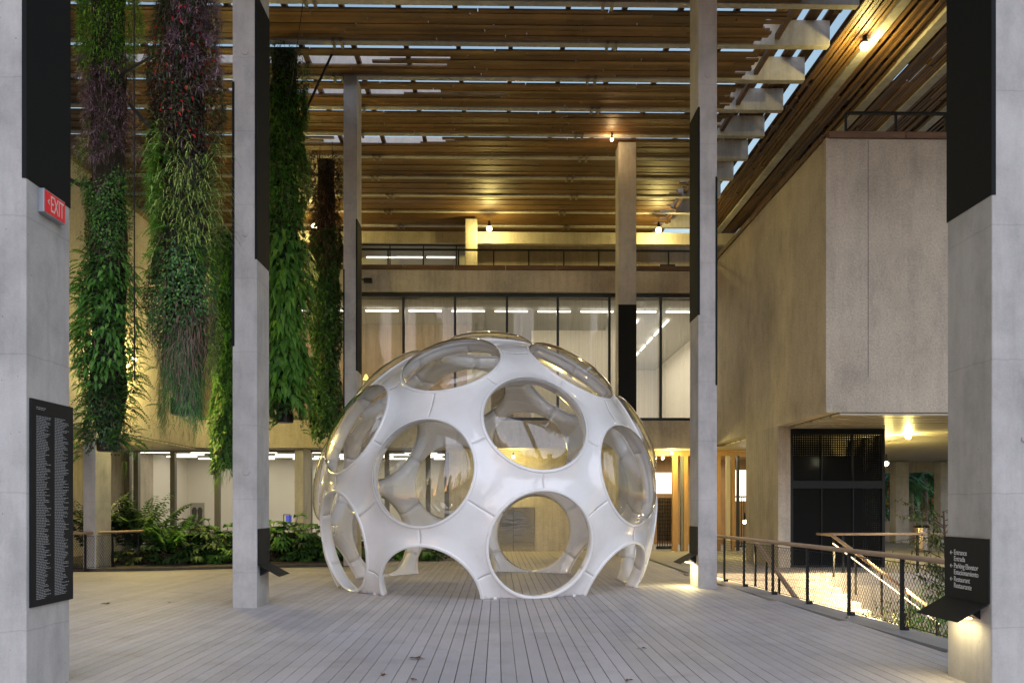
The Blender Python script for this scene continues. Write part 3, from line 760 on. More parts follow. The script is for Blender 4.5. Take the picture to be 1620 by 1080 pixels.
# dark glazed front of the terrace room on the left with strip lights
xs3 = [atY(px, 400, 36.4).x for px in (571, 617, 670, 722, 737)]
glazing('terrace_window_frame', xs3, 36.4, ZT-.09, 13.05, .05, M['frame'], .06, .06, .05)
for px0 in (584, 630, 679):
    a = atY(px0, 407, 36.9); c = atY(px0+37, 407, 36.9)
    o = put('strip_light', tubeme, None, mus); o.location = ((a.x+c.x)/2, 36.9, a.z)
mbox('terrace_room_back', (-7, 37.6, ZT-.09), (-1.3, 37.7, 13.5), M['ceiling'])
# terrace railing along the rear
def rail_line(name, p, q, n_, h, label, post=.025, mesh=False, group=None):
    p = Vector(p); q = Vector(q); t = thing(name, label, 'railing', tuple(p), group)
    put('top_rail', MB().bar(p+Vector((0, 0, h)), q+Vector((0, 0, h)), .09, .055), M['metal'], t)
    for i in range(n_+1): c = p.lerp(q, i/n_); put('post', MB().box((c.x-post, c.y-post, c.z), (c.x+post, c.y+post, c.z+h)), M['metal'], t)
    return t
ry = 31.2
def railz(py): return EYE+(HOR-py)*ry/FPX
rail_line('terrace_railing', (XL, ry, ZT-.09), (XR, ry, ZT-.09), 14, railz(394)-ZT+.05, 'dark railing along the top terrace above the rear windows')
rail_line('terrace_railing', (atY(1338, 200, 20.7).x, 20.7, ZW), (17.5, 20.7, ZW), 7, 1.15, 'dark railing on top of the right concrete wing')
# security camera
p = atY(582, 444, Y2-.12)
t = thing('security_camera', 'small black security camera on the rear concrete band', 'camera', tuple(p))
put('body', MB().box((p.x-.13, p.y-.12, p.z-.07), (p.x+.15, p.y+.06, p.z+.07)), M['metal'], t, bevel=.01); put('arm', MB().tube([(p.x-.1, p.y, p.z+.02), (p.x-.22, Y2, p.z+.08)], .03, 8), M['metal'], t)

# ------------------------------------------------------------------ black perforated lift enclosure
yE = yB+.02; xa = xB+.004; xb = atY(1400, 800, yE).x; ye2 = yE+2.4
t = thing('lift_enclosure', 'black perforated metal lift enclosure under the right wing', 'lift shaft', ((xa+xb)/2, yE+1, 0))
ze = ZSR-.07
def sheet(name, pts): put(name, MB().add(pts, [(0, 1, 2, 3)]), M['perf'], t)
zm0, zm1 = EYE+(HOR-772)*yE/FPX, EYE+(HOR-760)*yE/FPX
for z0_, z1_ in ((-.02, zm0), (zm1, ze-.15)):
    for k in range(3):
        x0_ = xa+(xb-xa)*k/3; x1_ = xa+(xb-xa)*(k+1)/3
        sheet('perforated_panel', [(x0_+.02, yE+.05, z0_), (x1_-.02, yE+.05, z0_), (x1_-.02, yE+.05, z1_), (x0_+.02, yE+.05, z1_)])
    sheet('perforated_panel', [(xb-.04, yE+.06, z0_), (xb-.04, ye2, z0_), (xb-.04, ye2, z1_), (xb-.04, yE+.06, z1_)])
mb = MB().box((xa, yE, ze-.16), (xb, yE+.10, ze)).box((xa, yE, zm0), (xb, yE+.10, zm1)).box((xa, yE, -.02), (xb, yE+.1, .06))
for x in (xa, xb-.08): mb.box((x, yE-.003, -.025), (x+.08, yE+.104, ze-.002))
for k in (1, 2): x = xa+(xb-xa)*k/3; mb.box((x-.015, yE+.01, .06), (x+.015, yE+.09, ze-.16))
put('steel_frame', mb, M['metal'], t)
put('lift_car', MB().box((xa+.3, yE+.7, .1), (xb-.3, yE+2.3, 3.1)), M['dark'], t)
point('lift_light', (xa+1.0, yE+.6, zm1+.55), 4, (1, .85, .5), .05, t)

# far side of the passage: parapet, columns, header
YF = 40
mbox('passage_header', (XR+2.7, YF, ZS-.5), (X9, YF+.4, ZS+.1), M['facade'])
mbox('parapet', (XR+2.2, YF, -.03), (X9, YF+.25, .95), M['facade'])
for k, (pa_, pb_, dd) in enumerate(((1417, 1438, .6), (1488, 1502, .6))):
    a = atY(pa_, 800, YF-1.2); c = atY(pb_, 800, YF-1.2)
    tt = thing('column', ('concrete column at the far end of the passage, nearer the lift enclosure', 'concrete column at the far end of the passage, beside the leafy branches')[k], 'column', ((a.x+c.x)/2, YF-1, 0))
    put('shaft', MB().box((a.x, YF-1.2, -.03), (c.x, YF-.6, ZS-.06)), M['column'], tt, bevel=.01)
a = atZ(1458, 872)
t = thing('litter_bin', 'round steel litter bin in the passage beyond the stairs', 'bin', tuple(a))
hb = .98
put('body', MB().lathe((a.x, a.y, 0), [(.26, .03), (.27, .05), (.27, hb-.1), (.26, hb-.08)], 20), M['steel'], t, smooth=False)
put('lid', MB().lathe((a.x, a.y, 0), [(.275, hb-.08), (.275, hb-.03), (.2, hb)], 20), M['metal'], t)

# ------------------------------------------------------------------ stairs down to the lower garden
st = thing('staircase', 'pale concrete stairs descending from the landing beside the deck, lit brightly', 'stairs', (7, 20, Z_LOW))
RISE, TREAD = .15, .30; NST = 11
for k in range(NST):
    y1_ = 20.87-TREAD*k; z1_ = -.002-RISE*k
    xr_ = 8.30+.11*k
    put('step', MB().box((edge_x(y1_)+.20, y1_-TREAD, Z_LOW), (xr_, y1_+ (0 if k else .0), z1_-RISE+.0)), M['step'], st, bevel=.008)
put('top_riser', MB().box((edge_x(20.9)+.20, 20.872, Z_LOW), (8.4, 20.898, -.003)), M['step'], st)
put('retaining_wall', MB().box((8.42, 20.903, Z_LOW), (24, 21.1, -.301)).box((edge_x(2)-.2, 2, Z_LOW), (edge_x(20)+.05, 20.8, -.301)), M['facade'], deck)
# stair handrails with led strip
def stair_rail(x_a, ya, x_b, yb, zda, zdb, label, lamp):
    t = thing('stair_handrail', label, 'handrail', (x_a, ya, 0))
    p = Vector((x_a, ya, zda)); q = Vector((x_b, yb, zdb)); d = q-p
    put('wooden_rail', MB().tube([p+Vector((0, .9, 0)), p, p+d*.5, q], .055, 10, sq=.7), M['rail'], t, smooth=True)
    for s in (.02, .25, .5, .75, .98):
        c = p+d*s; put('post', MB().box((c.x-.02, c.y-.025, c.z-1.0), (c.x+.02, c.y+.025, c.z-.03)), M['metal'], t)
    if lamp:
        put('led_strip', MB().bar(p+d*.02+Vector((-.02, 0, -.17)), q+Vector((-.02, 0, -.17)), .02, .02), M['led'], t)
    return t
stair_rail(8.3, 20.6, 9.35, 17.5, .97, -.62, 'sloping wooden handrail with a lit strip on the far side of the stairs', True)
stair_rail(5.75, 18.6, 5.98, 16.0, .92, -.40, 'sloping wooden handrail on the near side of the stairs, behind the deck railing', False)
for k, (y_, z_) in enumerate(((20.2, .35), (19.2, -.1), (18.2, -.6))):
    area('stair_lamp', (8.5+.1*k, y_, z_+.15), .08, .7, 30, (1, .70, .32), (0, R_(38), 0), st)
area('stair_lamp', (edge_x(19)+.35, 19.6, .55), .08, 1.0, 18, (1, .72, .34), (0, R_(-25), 0), st)
for k, (y_, z_) in enumerate(((19.6, .2), (18.0, -.5))):
    area('stair_lamp', (8.75+.3*k, y_, z_+.35), .06, 1.2, 14, (1, .74, .36), (0, R_(-55), 0), st)
# landing railing behind the stairs
t = thing('landing_railing', 'wooden topped railing on the landing behind the stairs', 'railing', (8.5, 20.9, 0))
put('wooden_rail', MB().tube([(8.3, 21.0, .98), (9.5, 21.0, .98), (12.5, 21.0, .98)], .05, 10, sq=.7), M['rail'], t, smooth=True)
for x in (8.75, 10.65, 12.3): put('post', MB().box((x-.025, 20.98, 0), (x+.025, 21.03, .96)), M['metal'], t)

# ------------------------------------------------------------------ mesh railings
def wire_mesh(p, q, h, z0, s=.075, r=.003):
    p = Vector(p); q = Vector(q); d = (q-p); L = d.length; d = d/L; mb = MB()
    def P(u, w): return p+d*u+Vector((0, 0, z0+w))
    for sg in (1, -1):
        u = -h
        while u < L:
            a0, a1 = u, u+h*.75
            c0 = max(0, a0); c1 = min(L, a1)
            if c1 > c0+.01:
                w0 = (c0-a0)/(a1-a0)*h; w1 = (c1-a0)/(a1-a0)*h
                if sg < 0: w0, w1 = h-w0, h-w1
                mb.tube([P(c0, w0), P(c1, w1)], r, 3, False)
            u += s
    return mb
def mesh_railing(pts, label, end0=None, end1=None, hgt=1.0):
    t = thing('mesh_railing', label, 'railing', tuple(pts[0]))
    for c in pts:
        put('post', MB().box((c.x-.016, c.y-.035, -.02), (c.x+.016, c.y+.035, hgt-.03)), M['metal'], t)
        put('base_clamp', MB().box((c.x+.016, c.y-.05, 0), (c.x+.075, c.y+.03, .05)), M['metal'], t)
    a = end0 or pts[0]; b_ = end1 or pts[-1]
    put('wooden_handrail', MB().tube([Vector((a.x, a.y, hgt)), *[Vector((c.x, c.y, hgt)) for c in pts], Vector((b_.x, b_.y, hgt))], .05, 12, sq=.75), M['rail'], t, smooth=True)
    put('wire_mesh', wire_mesh((a.x, a.y, 0), (b_.x, b_.y, 0), hgt-.16, .07), M['metal'], t, kind='stuff')
    put('tension_cable', MB().tube([(a.x, a.y, .07), (b_.x, b_.y, .07)], .006, 5).tube([(a.x, a.y, hgt-.08), (b_.x, b_.y, hgt-.08)], .006, 5), M['metal'], t)
    return t
rp_ = [Vector((edge_x(p.y), p.y, 0)) for p in railp]
mesh_railing(rp_, 'long wire mesh railing with wooden handrail along the right deck edge', Vector((edge_x(20.3), 20.3, 0)), Vector((edge_x(8.9), 8.9, 0)), 1.0)
lp_ = [atZ(px, py) for px, py in ((118-25, 906), (135, 902), (178, 898), (220, 895))]
mesh_railing(lp_, 'short wire mesh railing with wooden handrail beside the left garden', None, atZ(345, 884), .98)

# ------------------------------------------------------------------ canopy roof: concrete beams and wooden slats
roof = thing('canopy_roof', 'wide canopy of concrete beams and weathered wooden slats over the courtyard', 'canopy', (0, 22, ZB))
BY0, BDY = 20.5, 1.824
beam = MB().box((-18, -.11, 0), (8.9, .11, .68)).mesh('beam'); beam.materials.append(M['beam'])
ybeams = [BY0+BDY*k for k in range(-7, 10)]
for y in ybeams:
    o = put('beam', beam, None, roof, bevel=.01); o.location = (0, y, ZB)
unit = MB().box((-.5, -.5, -.5), (.5, .5, .5)).mesh('slat'); unit.materials.append(M['slat_x'])
unity = MB().box((-.5, -.5, -.5), (.5, .5, .5)).mesh('slat'); unity.materials.append(M['slat_y'])
slats = []   # (centre, size, axis)
rr = random.Random(11)
def holes(x0, x1, y):
    # places where boards are missing so that the sky shows
    for (hx0, hx1, hy0, hy1) in ((-9.2, -4.6, 23.0, 23.6), (-5.4, -3.9, 24.9, 25.2), (-4.3, -2.9, 28.2, 28.7)):
        if hy0 < y < hy1 and x1 > hx0 and x0 < hx1: return True
    return False
for bi, y in enumerate(ybeams):
    ya = y+.11+(.25 if bi < 12 else .10); yb = y+BDY-.115
    nrow = 11; w = (yb-ya)/nrow
    for r in range(nrow):
        yy = ya+w*(r+.5); x = -17.5+rr.uniform(-1, 0); xe = 7.6-.35*abs(math.sin(r*1.9+bi))-rr.uniform(0, .5)
        lvl = (0.012 if (r*7+bi*3) % 4 else -.004)
        while x < xe-.3:
            L = rr.uniform(3.0, 5.6); x2 = min(x+L, xe)
            if not holes(x, x2, yy):
                hgt = .05
                slats.append((Vector(((x+x2)/2, yy, ZB+.06+lvl+rr.uniform(-.003, .004))), (x2-x-.02, w-rr.uniform(.002, .006), hgt), 'x', y))
            x = x2
    # joists carrying the slats
    mb = MB()
    for k in range(-11, 6): mb.box((k*1.42+.3, y+.15, ZB+.125), (k*1.42+.42, y+BDY-.15, ZB+.26))
    put('joists', mb, M['edgewood'], roof, kind='stuff')
    for bx in (-4.4, 2.9):
        bxx = bx-(.33 if bi % 2 else 0)
        for dx in (0, .22): put('beam_bracket', MB().box((bxx+dx, y-.19, ZB-.05), (bxx+dx+.07, y+.19, ZB+.10)), M['bolt'], roof)
# right canopy: beams and slats running away from the viewer
YR0, YR1 = 8.0, 38.3
xbeams = [9.96, 11.30, 12.63, 13.96, 15.3, 16.6]
for x in xbeams: put('long_beam', MB().box((x-.13, YR0, ZB), (x+.13, YR1, ZB+.55)), M['beam'], roof)
edges = [9.0]+xbeams
for i in range(len(edges)-1):
    xa_ = edges[i]+(.13 if i else 0); xb_ = edges[i+1]-.13; nrow = 7 if i == 0 else 10; w = (xb_-xa_)/nrow
    for r in range(nrow):
        xx = xa_+w*(r+.5); y = YR0-rr.uniform(0, 2)
        if i and r == 0 and rr.random() < .25: continue
        while y < YR1-.4:
            L = rr.uniform(4.5, 8); y2 = min(y+L, YR1)
            if rr.random() > .03: slats.append((Vector((xx, (y+y2)/2, ZB+.09+rr.uniform(-.04, .05))), (w*.72, y2-y-.03, .06), 'y', 0))
            y = y2
for r in range(10):
    xx = 7.45+.172*r; y = YR0
    while y < YR1-.4:
        y2 = min(y+rr.uniform(4, 7), YR1)
        if rr.random() > .06: slats.append((Vector((xx, (y+y2)/2, ZB+.76+rr.uniform(-.03, .03))), (.155, y2-y-.03, .06), 'y', 0))
        y = y2
mb = MB()
for k in range(22): mb.box((9.1, YR0+k*1.4, ZB+.2), (17, YR0+k*1.4+.09, ZB+.32))
for x0_, x1_, y0_, y1_ in ((9.25, 11.2, 8, 38.2), (11.35, 12.5, 8, 24), (11.35, 12.5, 25.2, 38.2), (12.7, 17, 8, 21.5), (12.7, 17, 23, 38.2)):
    put('roof_deck', MB().box((x0_, y0_, ZB+.57), (x1_, y1_, ZB+.62)), M['edgewood'], roof)
put('cross_joists', mb, M['edgewood'], roof, kind='stuff')
def vis(c, sz):
    # apparent size in the photograph; pieces out of frame last
    d = c.y
    if d < 3: return 0
    px = 787+FPX*c.x/d; py = HOR-FPX*(c.z-EYE)/d
    inside = (py > -5) and (100 < px < 1640)
    return (sz[0]*sz[1]/d**3) if inside else 0
slats.sort(key=lambda s: -vis(s[0], s[1]))
rest_x, rest_y = MB(), MB()
for i, (c, s, ax, _) in enumerate(slats):
    if i < 300:
        o = put('slat', unit if ax == 'x' else unity, None, roof); o.location = c; o.scale = s
    else:
        (rest_x if ax == 'x' else rest_y).box(tuple(c-Vector(s)/2), tuple(c+Vector(s)/2))
put('slats', rest_x, M['slat_x'], roof, kind='stuff'); put('slats', rest_y, M['slat_y'], roof, kind='stuff')

# ------------------------------------------------------------------ lamps
lampn = 0
def lamp(pt, energy, label, r=.07, color=WARM, drop=.0, cat='lamp', hang=.25):
    t = thing('lamp', label, cat, tuple(pt), 'round warm lamps')
    s = MB(); 
    prof = [(r*math.sin(a), -r*math.cos(a)) for a in [math.pi*i/8 for i in range(1, 8)]]
    s.lathe(tuple(pt), prof, 14); put('bulb', s, M['bulb'], t, smooth=True)
    put('fitting', MB().lathe((pt.x, pt.y, pt.z+r*.85), [(r*.5, 0), (r*.7, .03), (r*.3, hang)], 10), M['metal'], t)
    point('lamp_light', (pt.x, pt.y, pt.z-r*1.6), energy, color, .07, t)
    return t
lamp(atY(1368, 74, 21.9), 45, 'bright round lamp under the slatted canopy, above the right concrete wing', .11, hang=.3)
lamp(atY(774, 362, 35.2), 60, 'round lamp on the top terrace above the centre of the dome', .11)
lamp(atY(1042, 364, 35.2), 60, 'round lamp on the top terrace, right of the pale rear column', .11)
lamp(atY(497, 358, 35.2), 60, 'round lamp on the top terrace beside the dark ivy garden', .11)
lamp(atY(968, 221, 27.6), 8, 'small lamp at the top of the pale rear column', .05, color=(1, .6, .25))
lamp(atY(350, 507, 28.9), 130, 'round lamp between the red-flowered hanging garden and the slender column', .08)
lamp(atX(212, 568, XL+.45), 230, 'round lamp on the left wing wall beside the ferny hanging garden', .07)
lamp(atY(1437, 690, 24.6), 60, 'round lamp hanging from the boarded soffit under the right wing', .085, hang=.3)
lamp(atY(1402, 733, 27.5), 55, 'round lamp at the right edge of the black lift enclosure', .075)
lamp(atY(1178, 825, 27.2), 22, 'round lamp low beside the pier, left of the lift enclosure', .06)
lamp(atY(1063, 716, 30.6), 60, 'lamp under the soffit above the entrance right of the dome', .05, hang=.1)
lamp(Vector((-12.2, 26, ZS-.4)), 30, 'lamp under the left wing behind the garden', .05, hang=.15)
lamp(atY(812, 722, 30.4), 40, 'lamp under the soffit above the lift doors behind the dome', .05, hang=.1)
o = thing('pendant_lamp', 'small yellow cone pendant lamp behind the upper left window', 'lamp', tuple(atY(579, 597, 31)))
c = atY(579, 597, 31)
put('shade', MB().lathe(tuple(c), [(.12, -.08), (.11, -.06), (.03, .12)], 14), emitter('pendant_shade', (1, .62, .12), .9*LAMP), o); put('cord', MB().tube([(c.x, c.y, c.z+.12), (c.x, c.y, 9.1)], .006, 4), M['cable'], o)

# ------------------------------------------------------------------ foliage
class Leaves:
    def __init__(s): s.v = []; s.f = []; s.t = []; s.n = 0
    def leaf(s, P, D, U, L, W, bend=.25, tint=None):
        """P,D,U arrays (k,3): base, direction, up side; L,W lengths"""
        k = len(P); S = np.cross(D, U); S /= np.linalg.norm(S, axis=1)[:, None]+1e-9
        Nn = np.cross(S, D)
        L = np.broadcast_to(L, (k,))[:, None]; W = np.broadcast_to(W, (k,))[:, None]
        mid = P+D*L*.45+Nn*L*bend*.25; tip = P+D*L*.95-np.array([0, 0, 1.0])*L*bend-Nn*L*.05
        vs = np.stack([P, mid-S*W/2, mid+Nn*W*(-.12), mid+S*W/2, tip], 1).reshape(-1, 3)
        base = s.n+5*np.arange(k)[:, None]
        fs = np.concatenate([base+np.array([[0, 2, 1]]), base+np.array([[0, 3, 2]]), base+np.array([[1, 2, 4]]), base+np.array([[2, 3, 4]])], 1).reshape(-1, 3)
        t = rng.random(k) if tint is None else np.broadcast_to(tint, (k,))
        s.v.append(vs); s.f.append(fs); s.t.append(np.repeat(t, 5)); s.n += 5*k
    def build(s, name, mat, parent, **kw):
        if not s.v: return
        v = np.concatenate(s.v); f = np.concatenate(s.f); t = np.concatenate(s.t)
        me = bpy.data.meshes.new(name); me.vertices.add(len(v)); me.vertices.foreach_set('co', v.astype(np.float32).ravel())
        me.loops.add(3*len(f)); me.loops.foreach_set('vertex_index', f.astype(np.int32).ravel())
        me.polygons.add(len(f)); me.polygons.foreach_set('loop_start', np.arange(0, 3*len(f), 3, dtype=np.int32))
        me.update(calc_edges=True)
        a = me.attributes.new('tint', 'FLOAT', 'POINT'); a.data.foreach_set('value', t.astype(np.float32))
        return put(name, me, mat, parent, **kw)
def unitv(a): return a/(np.linalg.norm(a, axis=-1, keepdims=True)+1e-9)
ZUP = np.array([0, 0, 1.0])
def frond(lv, P, D, L, W, n=12, droop=.6, tint=.5):
    """a feathered fern or palm frond from point P"""
    P = np.array(P, float); D = unitv(np.array(D, float))
    ts = np.linspace(.12, 1, n); pts = P+np.outer(ts, D)*L-np.outer(ts**2, ZUP)*L*droop*.5
    side = unitv(np.cross(D, ZUP)+1e-6)
    prof = W*np.sin(np.pi*np.clip(ts*.86+.10, 0, 1))**.7+.012
    for sg in (-1, 1):
        dd = unitv(side*sg*.9+D*.45-ZUP*.18+rng.normal(0, .06, (n, 3)))
        lv.leaf(pts, dd, np.tile(ZUP, (n, 1)), prof, L/n*1.15, .22, np.clip(tint+rng.normal(0, .15, n), 0, 1))
def surf(c, r, z0, z1, a0, a1, k, depth=.25):
    a = rng.uniform(a0, a1, k); z = rng.uniform(z0, z1, k)+rng.normal(0, .10, k)+.16*np.sin(a*2.7+z0*3); rr_ = r*(1-depth*rng.random(k)**2)*(1.04+.13*np.sin(z*2.3+c[0]*5)+.10*np.sin(3*a+z*3.7)+.07*np.sin(5*a-z*6.1))
    out = np.stack([np.cos(a), np.sin(a), np.zeros(k)], 1)
    return np.stack([c[0]+rr_*np.cos(a), c[1]+rr_*np.sin(a), z], 1), out
def band(lv, kind, c, r, z0, z1, a0, a1, dens, bulge=1.0):
    """fill part of a cylinder with one kind of plant"""
    bulge *= 1.18; A = abs(a1-a0)*r*(z1-z0); k = max(6, int(A*dens*1.25))
    if kind == 'narrow':      # bushy narrow leaves
        P, O = surf(c, r, z0, z1, a0, a1, k, .35); D = unitv(O*.8+rng.normal(0, .5, (k, 3))+ZUP*rng.uniform(-.5, .5, (k, 1)))
        lv.leaf(P, D, np.tile(ZUP, (k, 1)), rng.uniform(.10, .22, k)*bulge, rng.uniform(.018, .032, k)*bulge, .35)
    elif kind == 'round':
        P, O = surf(c, r, z0, z1, a0, a1, k, .35); D = unitv(O*.6-ZUP*.6+rng.normal(0, .45, (k, 3)))
        lv.leaf(P, D, unitv(O+ZUP*.5), rng.uniform(.07, .14, k)*bulge, rng.uniform(.05, .085, k)*bulge, .2)
    elif kind == 'broad':
        P, O = surf(c, r, z0, z1, a0, a1, k, .3); D = unitv(O*.7-ZUP*.75+rng.normal(0, .3, (k, 3)))
        lv.leaf(P, D, unitv(O+ZUP*.6), rng.uniform(.18, .34, k)*bulge, rng.uniform(.06, .11, k)*bulge, .25)
    elif kind == 'rosette':
        kk = max(3, k//9); P, O = surf(c, r, z0, z1, a0, a1, kk, .2); tt = rng.random(kk)
        for i in range(kk):
            m_ = rng.integers(9, 15); D = unitv(O[i]*.55+rng.normal(0, .62, (m_, 3)))
            lv.leaf(np.tile(P[i], (m_, 1)), D, np.tile(ZUP, (m_, 1)), rng.uniform(.13, .25, m_)*bulge, rng.uniform(.018, .03, m_)*bulge, .22, np.clip(tt[i]+rng.normal(0, .2, m_), 0, 1))
    elif kind == 'fern':
        kk = max(3, k//18); P, O = surf(c, r*.9, z0, z1, a0, a1, kk, .15)
        for i in range(kk):
            D = O[i]+rng.normal(0, .5, 3)+ZUP*rng.uniform(-.1, .6); frond(lv, P[i], D, rng.uniform(.3, .55)*bulge, .085*bulge, 11, rng.uniform(.8, 1.7), rng.random())
    elif kind == 'grass':
        kk = max(6, k//4); P, O = surf(c, r*.9, z0, z1, a0, a1, kk, .1)
        for i in range(kk):
            D = unitv(O[i]*.7+rng.normal(0, .35, 3)+ZUP*rng.uniform(.3, 1.1)); L = rng.uniform(.35, .75)*bulge; ns = 5; p = P[i].copy(); d = D.copy()
            tt = rng.random()
            for j in range(ns):
                lv.leaf(p[None], unitv(d)[None], ZUP[None], L/ns*1.35, .022*(1-j*.14), .0, tt); p = p+unitv(d)*L/ns*1.12; d = d-ZUP*.45
    elif kind == 'hang':
        P, O = surf(c, r, z0, z1, a0, a1, k, .3); D = unitv(O*.22-ZUP+rng.normal(0, .22, (k, 3)))
        lv.leaf(P, D, unitv(O+.01), rng.uniform(.2, .5, k)*bulge, rng.uniform(.008, .018, k)*bulge, .05)
def zpx(y, Y): return EYE+(HOR-y)*Y/FPX
RSC = {'small_leaves': .86, 'dark_small_leaves': .86, 'fern_fronds': 1.12, 'bright_fronds': 1.16, 'broad_leaves': 1.1, 'lower_green_fronds': 1.15, 'grass_blades': 1.1, 'bright_leaves': 1.14,
       'hanging_needles': .9, 'hanging_green': .9, 'dry_roots': .95, 'purple_rosettes': 1.06, 'stray_fronds': 1.1, 'stray_twigs': 1.05}
def hanging(px, Y, r, ytop, ybot, label, bands, pot=True, fine=1.0):
    c = atY(px, 600, Y); zt_ = min(zpx(ytop, Y), ZB-.05); zb_ = zpx(ybot, Y)
    t = thing('hanging_garden', label, 'hanging garden', (c.x, c.y, zb_), 'hanging vertical gardens')
    n_ = 16; prof = []
    for i in range(13): prof.append((r*(.70+.07*math.sin(i*2.1))*(.5 if i == 0 else 1), zb_+.12+(zt_-zb_-.12)*i/12))
    put('planting_core', MB().lathe((c.x, c.y, 0), prof, n_), M['core'], t)
    if pot: put('pot', MB().lathe((c.x, c.y, 0), [(r*.42, zb_-.02), (r*.48, zb_), (r*.50, zb_+.2), (r*.45, zb_+.22)], 18), M['pot'], t)
    put('suspension_cable', MB().tube([(c.x+r*.5, c.y, zt_), (c.x+r*.5, c.y, ZB)], .012, 5).tube([(c.x-r*.5, c.y, zt_), (c.x-r*.5, c.y, ZB)], .012, 5), M['cable'], t)
    for nm, kind, mt, y0, y1, a0, a1, dens, bl in bands+[('stray_fronds', 'fern', 'green', max(ytop+40, 250), ybot-30, 150, 390, 9, 1.0), ('stray_twigs', 'hang', 'brown', ytop+40, ybot-20, 150, 390, 16, .9), ('dead_leaves', 'narrow', 'brown', ytop+40, ybot-20, 150, 390, 22, .9)]:
        lv = Leaves(); z1_ = min(zpx(y0, Y), ZB-.1); z0_ = zpx(y1, Y)
        band(lv, kind, (c.x, c.y), r*1.02*RSC.get(nm, 1.0), z0_, z1_, R_(a0), R_(a1), dens/fine**1.5, bl*fine)
        lv.build(nm, LM[mt], t, kind='stuff')
    return t, c
# angles: 270 faces the viewer, 180 left, 360 right
FULL = (150, 390)
t1, _ = hanging(172, 15.0, .41, -260, 713, 'ferny hanging garden nearest the front left column, purple rosettes above', [
    ('narrow_leaves', 'narrow', 'bright', -250, 128, *FULL, 420, 1.1), ('dark_leaves', 'narrow', 'dark', -250, 128, *FULL, 200, 1.0),
    ('purple_rosettes', 'rosette', 'purple', 112, 262, 200, 390, 340, 1.0), ('green_tufts', 'narrow', 'green', 205, 300, 170, 235, 330, .8),
    ('dark_sprigs', 'narrow', 'dark', 120, 300, *FULL, 60, .9),
    ('small_leaves', 'round', 'green', 300, 420, *FULL, 420, .8), ('dark_small_leaves', 'round', 'dark', 300, 430, *FULL, 300, .8),
    ('fern_fronds', 'fern', 'green', 400, 600, *FULL, 190, 1.1), ('bright_fronds', 'fern', 'bright', 410, 640, 160, 260, 90, 1.0), ('broad_leaves', 'broad', 'green', 430, 600, *FULL, 75, 1.0),
    ('leaf_fill', 'round', 'dark', 420, 700, *FULL, 420, .8), ('lower_fern_fronds', 'fern', 'dark', 590, 705, *FULL, 260, 1.0), ('lower_green_fronds', 'fern', 'green', 600, 710, *FULL, 130, 1.1)], fine=.55)
t2, _ = hanging(293, 11.5, .385, -420, 655, 'widest hanging garden with red flowers, grass tufts and dry brown roots', [
    ('dark_sprigs', 'narrow', 'maroon', -410, 255, *FULL, 330, .9), ('green_sprigs', 'narrow', 'dark', -410, 260, *FULL, 220, .9),
    ('purple_rosettes', 'rosette', 'purple', 20, 150, 255, 390, 380, .95),
    ('maroon_leaves', 'round', 'maroon', 130, 270, *FULL, 420, .8), ('red_flowers', 'round', 'red', 30, 235, 190, 350, 34, 1.0),
    ('bright_leaves', 'narrow', 'bright', 245, 400, 165, 245, 520, 1.0), ('fern_fronds', 'fern', 'green', 240, 330, 185, 260, 210, .9),
    ('grass_blades', 'grass', 'grass', 250, 400, 225, 380, 300, 1.05), ('dark_filler_leaves', 'narrow', 'dark', 250, 420, *FULL, 260, .9),  # dark green leaves fill in among the grass
    ('light_fronds', 'fern', 'bright', 385, 440, 190, 350, 170, .9), ('mixed_leaves', 'round', 'dark', 400, 540, *FULL, 520, .8), ('mixed_leaves_green', 'round', 'green', 400, 520, *FULL, 240, .75), ('edge_twigs', 'narrow', 'brown', 430, 570, 170, 225, 240, .8),
    ('dry_roots', 'hang', 'brown', 480, 600, 235, 350, 330, .9), ('hanging_needles', 'hang', 'dark', 520, 650, *FULL, 650, .75), ('hanging_green', 'hang', 'green', 560, 655, *FULL, 420, .6), ('trailing_sprigs', 'narrow', 'green', 590, 690, 195, 345, 60, .8)], fine=.52)
t3, _ = hanging(450, 22.8, .50, 85, 668, 'leafy green hanging garden just right of the slender left column', [
    ('dark_sprigs', 'narrow', 'dark', 80, 170, *FULL, 330, 1.0), ('narrow_leaves', 'narrow', 'green', 150, 360, *FULL, 330, 1.2), ('round_leaves', 'round', 'green', 150, 380, *FULL, 160, 1.1), ('dark_round_leaves', 'round', 'dark', 150, 660, *FULL, 260, 1.0),  # dark green round leaves mixed in along the height
    ('broad_leaves', 'broad', 'green', 380, 640, *FULL, 90, 1.25), ('bright_broad_leaves', 'broad', 'bright', 430, 620, 220, 390, 50, 1.2), ('trailing_fronds', 'fern', 'green', 590, 680, *FULL, 160, 1.2)])
t4, _ = hanging(516, 28.4, .42, 258, 690, 'dark ivy hanging garden beside the slender rear column', [
    ('dry_twigs', 'narrow', 'maroon', 255, 420, *FULL, 330, 1.2), ('dry_brown', 'narrow', 'brown', 340, 430, 230, 390, 120, 1.2),
    ('ivy_leaves', 'round', 'dark', 370, 690, *FULL, 520, 1.15), ('ivy_green', 'round', 'green', 400, 690, *FULL, 90, 1.1), ('tuft', 'narrow', 'dark', 395, 440, 170, 230, 300, 2.0)], pot=False)
t5, _ = hanging(362, 24.0, .40, 378, 740, 'narrow hanging garden half hidden behind the slender left column', [
    ('green_leaves', 'narrow', 'green', 375, 700, *FULL, 380, 1.1), ('round_leaves', 'round', 'green', 380, 740, *FULL, 240, 1.1), ('dark_leaves', 'round', 'dark', 380, 740, *FULL, 260, 1.0), ('trailers', 'hang', 'green', 690, 760, *FULL, 160, .8)])
